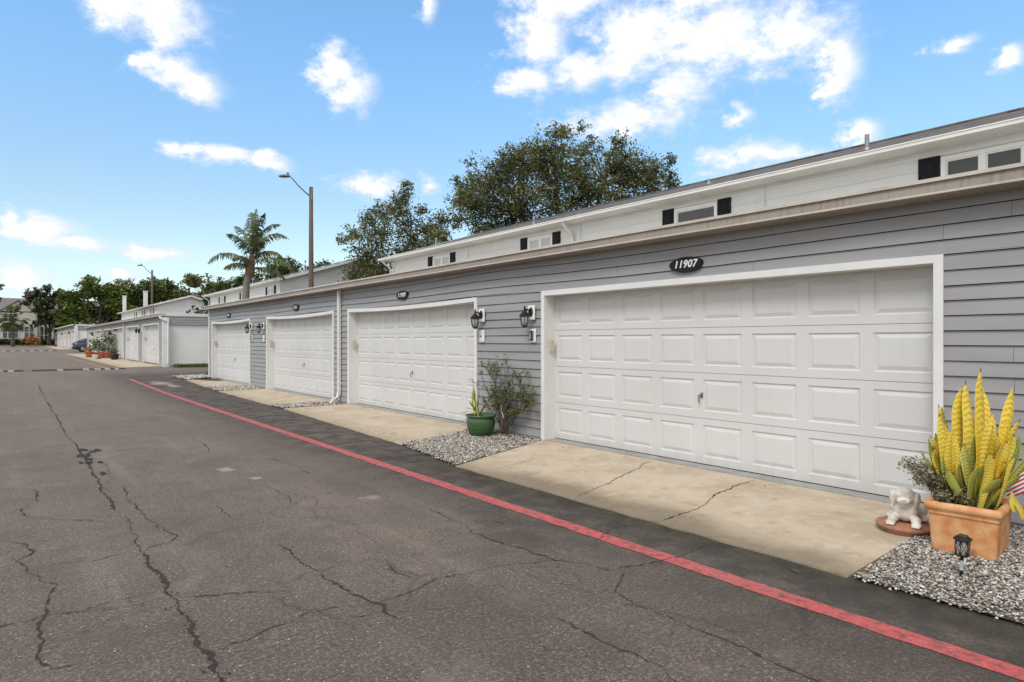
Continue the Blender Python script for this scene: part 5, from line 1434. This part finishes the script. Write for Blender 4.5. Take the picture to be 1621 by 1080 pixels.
def twiggy(name, label, loc, stems, leaf, per, m_leaf, seed, cat='shrub', wood=.006, spread=.35, sub=3, stemname='stem'):
    """woody stems that fork, with small leaves along the outer twigs; stems are (base, tip) pairs"""
    rs = random.Random(seed); nr = np.random.default_rng(seed)
    root_ = empty(name, loc); tag(root_, label, cat)
    b2 = MB(); cents = []
    def grow(p, q, r_, lvl):
        p, q = Vector(p), Vector(q); L = (q - p).length
        j = Vector((rs.gauss(0, .06), rs.gauss(0, .06), rs.gauss(0, .05))) * L
        mid = p.lerp(q, .5) + j
        b2.tube([p, mid, q], [r_, r_ * .75, r_ * .45], 5 if lvl == 0 else 3)
        if lvl >= 1:
            for k in range(per):
                t_ = rs.uniform(.25, 1.05); c_ = p.lerp(q, t_) + Vector((rs.gauss(0, .02), rs.gauss(0, .02), rs.gauss(0, .02)))
                cents.append(c_[:])
        if lvl < 2:
            for k in range(sub):
                t_ = rs.uniform(.3, .95); s_ = p.lerp(q, t_) + j * (1 - abs(2 * t_ - 1))
                d = (q - p).normalized() + Vector((rs.uniform(-1, 1), rs.uniform(-1, 1), rs.uniform(-.3, .9))) * .8
                grow(s_, s_ + d.normalized() * L * spread * rs.uniform(.6, 1.2), r_ * .5, lvl + 1)
    for p, q in stems: grow(p, q, wood, 0)
    b2.build(stemname, M['twig'], root_)
    v, f = leaves_np(np.array(cents), leaf, aspect=2.0, seed=seed); np_mesh('foliage', v, f, m_leaf, parent=root_)
    return root_
st = []
for k in range(15):
    st.append(((random.uniform(-.12, .1), random.uniform(-.04, .05), 0), (random.uniform(-.16, .12), random.uniform(-.04, .29), random.uniform(.10, .26))))
for k in range(9):
    st.append(((random.uniform(-.14, .0), random.uniform(-.10, .05), 0), (random.uniform(-.20, -.05), random.uniform(-.18, .02), random.uniform(.02, .13))))
twiggy('trailing_shrub', 'twiggy olive brown shrub spilling from the left side of the terracotta planter', (5.33, 1.56, .345), st, .024, 9, M['dry_shrub'], 31, wood=.0035, spread=.32, sub=5)

st = []
for (y, z) in [(7.05, .62), (7.15, .80), (7.25, .95), (7.35, 1.02), (7.5, 1.13), (7.62, 1.05), (7.75, 1.18), (7.85, .98), (7.95, 1.0), (8.1, .85), (8.2, .7), (7.9, .7), (7.35, .7), (7.2, .5), (7.55, .6), (8.05, .5), (7.8, 1.1), (8.2, .92), (7.5, .85), (7.65, .75), (8.25, .5)]:
    st.append(((random.uniform(-.04, .04), random.uniform(-.12, .1), 0), (random.uniform(-.14, .03), y - 7.72, z)))
st += [((-.05, -.15, .62), (-.02, -.62, .68)), ((-.06, -.1, .3), (-.02, -.5, .42)), ((-.02, -.62, .68), (-.06, -.74, .56)), ((-.02, -.55, .66), (-.02, -.42, .92))]
twiggy('wall_shrub', 'sparse twiggy green shrub growing against the grey siding between two garage doors', (6.06, 7.72, .04), st, .036, 7, M['shrub_leaf'], 33, wood=.007, spread=.30, sub=4)

# green glazed pot with spiky plant
root = empty('glazed_pot', (5.76, 7.92, .035)); tag(root, 'round green glazed pot on the gravel left of the wall shrub', 'pot')
b_ = MB(); b_.lathe([(.135, 0), (.15, .01), (.185, .06), (.215, .14), (.228, .21), (.225, .265), (.212, .295), (.208, .305), (.235, .312), (.243, .325), (.238, .338), (.222, .338), (.205, .325), (.195, .28)], 40, (0, 0, 0)); b_.build('body', M['glaze'], root, smooth=True)
b_ = MB(); b_.lathe([(.198, .27), (.198, .285), (0.01, .292)], 24, (0, 0, 0)); b_.build('soil', M['soil'], root)
root = empty('spiky_plant', (5.76, 7.92, .32)); tag(root, 'spiky striped green plant in the round glazed pot', 'plant')
sp = []
for (y, z, x_) in [(.16, .50, -.05), (.09, .46, -.07), (.05, .36, .02), (.20, .34, -.02), (.13, .28, -.12), (-.05, .22, .05), (.02, .44, .0)]:
    sp.append(((random.uniform(-.06, .04), .06 + random.uniform(-.06, .06), -.03), (x_, y, z), .042, .03, random.uniform(0, 3)))
for (y, z, x_) in [(.38, .05, -.12), (.33, -.12, -.18), (.28, .16, .05), (-.22, .08, -.16), (.1, .06, -.3), (.36, .14, -.05)]:
    sp.append(((0, .04, -.02), (x_, y, z), .022, -.18, random.uniform(0, 3)))
blade_mesh('leaves', sp, M['blade_green'], root)

# ------------------------------------------------------------------ stone dog on an upturned saucer
SX, SY = 5.47, 1.89
root = empty('terracotta_saucer', (SX, SY, .035)); tag(root, 'round terracotta saucer under the white stone dog beside the planter', 'saucer')
b_ = MB(); b_.lathe([(.150, 0), (.165, .006), (.172, .030), (.180, .034), (.196, .038), (.200, .050), (.196, .062), (.175, .066), (.01, .068)], 40); b_.build('dish', M['terracotta2'], root, smooth=False)
def blob_mesh(name, blobs, m_, parent, voxel, smooth=6):
    bm = bmesh.new()
    for (c_, r_, rot) in blobs:
        mt = Matrix.Translation(c_) @ Matrix.Rotation(R(rot[0]), 4, 'X') @ Matrix.Rotation(R(rot[1]), 4, 'Y') @ Matrix.Rotation(R(rot[2]), 4, 'Z') @ Matrix.Diagonal((*r_, 1))
        bmesh.ops.create_icosphere(bm, subdivisions=3, radius=1, matrix=mt)
    me = bpy.data.meshes.new(name); bm.to_mesh(me); bm.free(); me.materials.append(m_)
    o_ = bpy.data.objects.new(name, me); C.objects.link(o_)
    if parent: o_.parent = parent
    rm = o_.modifiers.new('remesh', 'REMESH'); rm.mode = 'VOXEL'; rm.voxel_size = voxel; rm.use_smooth_shade = True
    sm = o_.modifiers.new('smooth', 'SMOOTH'); sm.factor = .5; sm.iterations = smooth
    return o_
dog = [((-.07, 0, .085), (.13, .078, .078), (0, -6, 0)), ((.0, 0, .105), (.072, .074, .095), (0, -12, 0)), ((.02, 0, .155), (.055, .055, .06), (0, 0, 0)),
       ((.050, 0, .212), (.070, .066, .062), (0, 0, 0)), ((.05, 0, .248), (.048, .046, .032), (0, 0, 0)), ((.108, 0, .190), (.032, .040, .027), (0, 12, 0)), ((.135, 0, .200), (.012, .015, .011), (0, 0, 0)),
       ((.046, .066, .188), (.036, .019, .062), (-6, 12, 0)), ((.046, -.066, .188), (.036, .019, .062), (6, 12, 0)), ((.025, .055, .22), (.03, .03, .025), (0, 0, 0)), ((.025, -.055, .22), (.03, .03, .025), (0, 0, 0)),
       ((.06, .062, .035), (.075, .030, .034), (0, 8, 8)), ((.06, -.062, .035), (.075, .030, .034), (0, 8, -8)), ((.125, .070, .020), (.030, .030, .020), (0, 0, 0)), ((.125, -.070, .020), (.030, .030, .020), (0, 0, 0)),
       ((-.155, .065, .062), (.066, .044, .062), (0, 0, 0)), ((-.155, -.065, .062), (.066, .044, .062), (0, 0, 0)), ((-.10, .095, .018), (.062, .026, .018), (0, 0, 0)), ((-.10, -.095, .018), (.062, .026, .018), (0, 0, 0)),
       ((-.20, .03, .05), (.055, .022, .024), (0, 0, 40))]
for s_ in (1, -1):
    dog.append(((.110, s_ * .030, .226), (.008, .011, .009), (0, 0, 0)))
    for k in range(3): dog.append(((.150, s_ * .070 + (k - 1) * .016, .014), (.014, .009, .013), (0, 0, 0)))
pr2 = random.Random(8)
for k in range(70):   # fur locks
    a = pr2.choice([q for q in dog[:2] + dog[7:9] + dog[15:17]]); d = Vector((pr2.gauss(0, 1), pr2.gauss(0, 1), abs(pr2.gauss(0, 1)))).normalized()
    c_ = Vector(a[0]) + Vector((d.x * a[1][0], d.y * a[1][1], d.z * a[1][2])) * .95
    dog.append((c_[:], (.012, .006, .006), (pr2.uniform(0, 90), pr2.uniform(0, 90), pr2.uniform(0, 180))))
o = blob_mesh('dog_statue', dog, M['stone'], None, .0045, 2)
o.location = (SX + .015, SY + .0, .035 + .066); o.rotation_euler.z = math.atan2(-.22, -.97); o.scale = (1.14, 1.2, 1.02)
tag(o, 'weathered white stone statue of a lying floppy eared dog', 'statue')

# ------------------------------------------------------------------ solar path light
root = empty('solar_light', (4.68, 1.30, .03)); root.rotation_euler = (R(3), R(-4), 0); root.scale = (.80, .80, .92); tag(root, 'small black solar path light stuck in the gravel before the planter', 'garden light')
b_ = MB(); b_.lathe([(.062, .268), (.066, .272), (.064, .278), (.04, .292), (.034, .293)], 6); b_.build('cap', M['black_paint'], root)
b_ = MB(); b_.box(-.028, .028, -.028, .028, .293, .297); b_.box(.02, .03, -.03, .03, .292, .299); b_.build('solar_panel', M['glass'], root)
b_ = MB(); b_.lathe([(.040, .168), (.042, .20), (.043, .24), (.041, .266)], 12); b_.build('lens', M['lantern_glass'], root, smooth=True)
b_ = MB()
for k in range(6):
    a = k * math.pi / 3; b_.tube([(.046 * math.cos(a), .046 * math.sin(a), .27), (.050 * math.cos(a), .050 * math.sin(a), .22), (.040 * math.cos(a), .040 * math.sin(a), .165)], .0035, 4)
    c_ = a + math.pi / 3
    b_.tube([(.046 * math.cos(a), .046 * math.sin(a), .265), (.046 * math.cos(c_), .046 * math.sin(c_), .17)], .003, 4); b_.tube([(.046 * math.cos(c_), .046 * math.sin(c_), .265), (.046 * math.cos(a), .046 * math.sin(a), .17)], .003, 4)
b_.lathe([(.012, .150), (.05, .160), (.052, .166), (.03, .168)], 6); b_.build('cage', M['black_paint'], root)
b_ = MB(); b_.tube([(0, 0, .155), (0, 0, .02), (0, 0, -.04)], [.012, .012, .003], 8); b_.build('stake', M['black_paint'], root)
b_ = MB(); b_.tube([(0, 0, .125), (0, 0, .055)], .0132, 10); b_.build('sticker', M['label_white'], root)

# ------------------------------------------------------------------ flags
def flag(loc, wl, hl, pole_h, dirs, label, droop, stripes_n=13):
    root_ = empty('small_flag', loc); tag(root_, label, 'flag', 'small stick flags')
    b2 = MB(); b2.tube([(0, 0, -.05), (0, 0, pole_h)], .004, 6); b2.lathe([(.007, 0), (.007, .008), (.001, .014)], 8, (0, 0, pole_h)); b2.build('stick', M['twig'], root_)
    b2 = MB(); nx, nz = 30, 26; ux, uy = dirs; nxr, nyr = -uy, ux
    def pt(i, j):
        u, v = i / nx, j / nz
        s = u * wl; zz = pole_h - .01 - v * hl - droop * (u ** 1.4) * wl
        s2 = s * (1 - .30 * droop * u); wv = .016 * math.sin(u * 9 + v * 2.5) * u
        return (ux * s2 + nxr * wv, uy * s2 + nyr * wv, zz)
    for i in range(nx):
        for j in range(nz):
            st_ = j // 2; mi = 0 if st_ % 2 == 0 else 1
            if i < nx * .42 and st_ < 7:
                mi = 2
                if i % 2 == 1 and j % 2 == 1 and (i // 2 + j // 2) % 2 == 0: mi = 1
            b2.quad(pt(i, j), pt(i + 1, j), pt(i + 1, j + 1), pt(i, j + 1), mi)
    b2.build('cloth', [M['flag_red'], M['flag_white'], M['flag_blue']], root_)
flag((5.86, 1.115, .04), .26, .20, .62, (-.18, .98), 'small striped flag on a stick right of the terracotta planter', .50)
flag((5.83, 7.50, .04), .16, .11, .56, (-.35, -.94), 'tiny striped flag hanging limp in the wall shrub', 1.5)

# ------------------------------------------------------------------ litter, loose leaf
def litter(name, n, x0, x1, y0, y1, zf, size, m_, seed):
    r_ = np.random.default_rng(seed); c_ = np.stack([r_.uniform(x0, x1, n), r_.uniform(y0, y1, n), np.zeros(n)], 1)
    c_[:, 2] = [zf(a, q) for a, q in c_[:, :2]]
    v, f = leaves_np(c_, size, aspect=1.7, up=2.0, seed=seed); v[:, 2] = np.maximum(v[:, 2], np.repeat(c_[:, 2], 4) - .002)
    return kind(np_mesh(name, v, f, m_), 'stuff')
litter('leaf_litter', 110, 5.6, 6.15, 7.0, 8.5, lambda a, q: .065, .05, M['leaf_litter'], 1)
litter('leaf_litter', 60, 4.5, 6.15, .8, 1.75, lambda a, q: .055, .035, M['leaf_litter'], 2)
litter('leaf_litter', 60, 5.4, 6.15, 13.8, 14.5, lambda a, q: .065, .06, M['leaf_litter'], 3)
litter('leaf_litter', 14, 5.9, 6.18, 2.0, 6.8, lambda a, q: .066, .025, M['leaf_litter'], 5)
o = empty('fallen_leaf', (4.03, 2.05, .008), 1.2); tag(o, 'single green leaf lying on the asphalt near the apron corner', 'leaf')
b_ = MB(); b_.poly([(-.04, 0, .002), (-.015, .014, .012), (.02, .012, .014), (.05, 0, .004), (.02, -.010, .006), (-.015, -.013, .004)]); b_.tube([(-.04, 0, .002), (-.06, .004, .003)], .002, 4); b_.build('blade', M['pot_leaf'], o)

# ------------------------------------------------------------------ pots on the second row's apron
AZ = .235
def pot(x, y, r_, h, m_, label):
    root_ = empty('plant_pot', (x, y, AZ)); tag(root_, label, 'pot', 'plant pots on the second apron')
    b2 = MB(); b2.lathe([(r_ * .68, 0), (r_ * .86, h * .5), (r_ * .96, h * .84), (r_ * 1.06, h * .86), (r_ * 1.08, h), (r_ * .95, h), (r_ * .9, h * .9)], 20); b2.build('body', m_, root_, smooth=True)
    b2 = MB(); b2.lathe([(r_ * .91, h * .86), (r_ * .9, h * .89), (.01, h * .9)], 14); b2.build('soil', M['soil'], root_)
def potplant(x, y, z, rx, h, n, label, m_, leaf=.13):
    root_ = empty('potted_plant', (x, y, z)); tag(root_, label, 'plant', 'plants in the pots on the second apron')
    cc = rng.normal(size=(n, 3)) * np.array([rx * .5, rx * .5, h * .24]) + np.array([0, 0, h * .62])
    v, f = leaves_np(cc, leaf, seed=n); np_mesh('foliage', v, f, m_, parent=root_)
    b2 = MB()
    for k in range(7): a = k * .9; b2.tube([(0, 0, -.05), (math.cos(a) * rx * .3, math.sin(a) * rx * .3, h * .6)], [.02, .008], 4)
    b2.build('stem', M['twig'], root_)
pot(5.02, 58.4, .30, .46, M['orange_pot'], 'orange clay pot at the far left end of the pot group'); potplant(5.02, 58.4, AZ + .42, .35, .35, 160, 'low orange leaved plant in the orange clay pot', M['orange_leaf'])
pot(4.85, 52.6, .19, .32, M['white_plastic'], 'small white pot at the front of the pot group')
pot(5.45, 56.8, .34, .42, M['red_pot'], 'wide red pot under the bushy green plant'); potplant(5.45, 56.8, AZ + .4, .75, .95, 420, 'bushy green plant in the wide red pot', M['pot_leaf'], .17)
pot(5.60, 55.0, .30, .40, M['red_pot'], 'red pot between the bushy plant and the tall plant'); potplant(5.60, 55.0, AZ + .36, .4, .5, 180, 'small green plant in the middle red pot', M['pot_leaf'])
pot(5.85, 54.5, .30, .48, M['red_pot'], 'red pot under the tall leafy plant'); potplant(5.85, 54.5, AZ + .45, .5, 1.45, 300, 'tall leafy plant in the red pot by the garage pillar', M['pot_leaf'], .17)
pot(5.05, 53.4, .26, .20, M['orange_pot'], 'low orange bowl in front of the red pots')
pot(5.95, 52.9, .25, .38, M['black_pot'], 'black pot right of the red pots against the wall'); potplant(5.95, 52.9, AZ + .34, .28, .4, 110, 'yellow green plant in the black pot against the wall', M['pot_leaf'])
pot(5.70, 49.9, .27, .40, M['black_pot'], 'black pot standing alone right of the pot group'); potplant(5.70, 49.9, AZ + .36, .2, .3, 60, 'small green plant in the lone black pot', M['pot_leaf'])

# ------------------------------------------------------------------ parked car
CXX, CY_ = 5.35, 79.3
root = empty('parked_car', (CXX, CY_, gz(79))); tag(root, 'dark blue car parked tail out between the second and third garage rows', 'car')
def loft(b_, secs, mi=0):
    prev = None
    for pts in secs:
        i = len(b_.v); b_.v += pts; n = len(pts)
        if prev is not None:
            for k in range(n): b_.f.append((prev + k, prev + (k + 1) % n, i + (k + 1) % n, i + k)); b_.mi.append(mi)
        else: b_.f.append(tuple(reversed(range(i, i + n)))); b_.mi.append(mi)
        prev = i
    b_.f.append(tuple(range(prev, prev + n))); b_.mi.append(mi)
b_ = MB(); secs = []
for (x_, hw, z0, zs, zt_) in [(0, .70, .42, .62, .86), (.05, .80, .30, .72, .98), (.35, .88, .24, .76, 1.03), (1.0, .90, .22, .78, 1.01), (2.0, .91, .20, .76, .98), (3.1, .90, .20, .74, .96), (3.7, .88, .22, .70, .90), (4.3, .82, .26, .62, .78), (4.55, .66, .34, .52, .62)]:
    secs.append([(x_, -hw * .9, z0), (x_, -hw, (z0 + zs) / 2), (x_, -hw, zs), (x_, -hw * .92, zt_ - .04), (x_, -hw * .7, zt_), (x_, hw * .7, zt_), (x_, hw * .92, zt_ - .04), (x_, hw, zs), (x_, hw, (z0 + zs) / 2), (x_, hw * .9, z0)])
loft(b_, secs); b_.build('body', M['car_paint'], root, smooth=True, bevel=0)
b_ = MB(); secs = []
for (x_, hb, ht, zb_, zt_) in [(.22, .72, .60, .97, 1.02), (.95, .78, .58, .97, 1.38), (1.5, .80, .58, .97, 1.45), (2.3, .80, .58, .96, 1.43), (2.7, .79, .58, .95, 1.36), (3.35, .74, .60, .93, .98)]:
    secs.append([(x_, -hb, zb_), (x_, -ht, zt_ - .02), (x_, -ht * .8, zt_), (x_, ht * .8, zt_), (x_, ht, zt_ - .02), (x_, hb, zb_)])
loft(b_, secs); b_.build('cabin', M['car_paint'], root, smooth=True)
b_ = MB()
for s_ in (1, -1):
    b_.poly([(.75, s_ * .795, 1.0), (1.65, s_ * .815, 1.0), (1.65, s_ * .625, 1.37), (1.1, s_ * .615, 1.35)])
    b_.poly([(1.72, s_ * .815, 1.0), (3.0, s_ * .80, .99), (2.55, s_ * .61, 1.34), (1.72, s_ * .625, 1.37)])
b_.poly([(.26, -.62, 1.05), (.26, .62, 1.05), (.90, .52, 1.385), (.90, -.52, 1.385)])
b_.poly([(3.32, -.62, 1.02), (3.32, .62, 1.02), (2.74, .52, 1.375), (2.74, -.52, 1.375)])
b_.build('window', M['car_glass'], root)
for s_ in (1, -1):
    b_ = MB(); b_.box(-.015, .16, min(s_ * .52, s_ * .82), max(s_ * .52, s_ * .82), .74, .90); b_.build('tail_light', M['red_lens'], root, bevel=.02)
b_ = MB(); b_.box(-.03, .01, -.26, .26, .60, .72); b_.build('number_plate', M['white_plastic'], root)
b_ = MB(); b_.box(-.05, .35, -.82, .82, .30, .46); b_.build('bumper', M['black_pot'], root, bevel=.04)
for x_ in (.85, 3.55):
    for s_ in (1, -1):
        prof = [(.20, -.10), (.30, -.11), (.325, -.06), (.325, .06), (.30, .11), (.20, .10)]
        b_ = MB(); b_.lathe(prof, 22); b_.v = [(x_ + p, s_ * .80 + q, .325 + o2) for p, o2, q in b_.v]; wh = b_.build('wheel', M['tyre'], root, smooth=True)
        b_ = MB(); b_.lathe([(.205, .085), (.19, .095), (.06, .10), (.01, .105)], 18); b_.v = [(x_ + p, s_ * (.80 + q + .01), .325 + o2) for p, o2, q in b_.v]; b_.build('rim', M['rim'], wh)
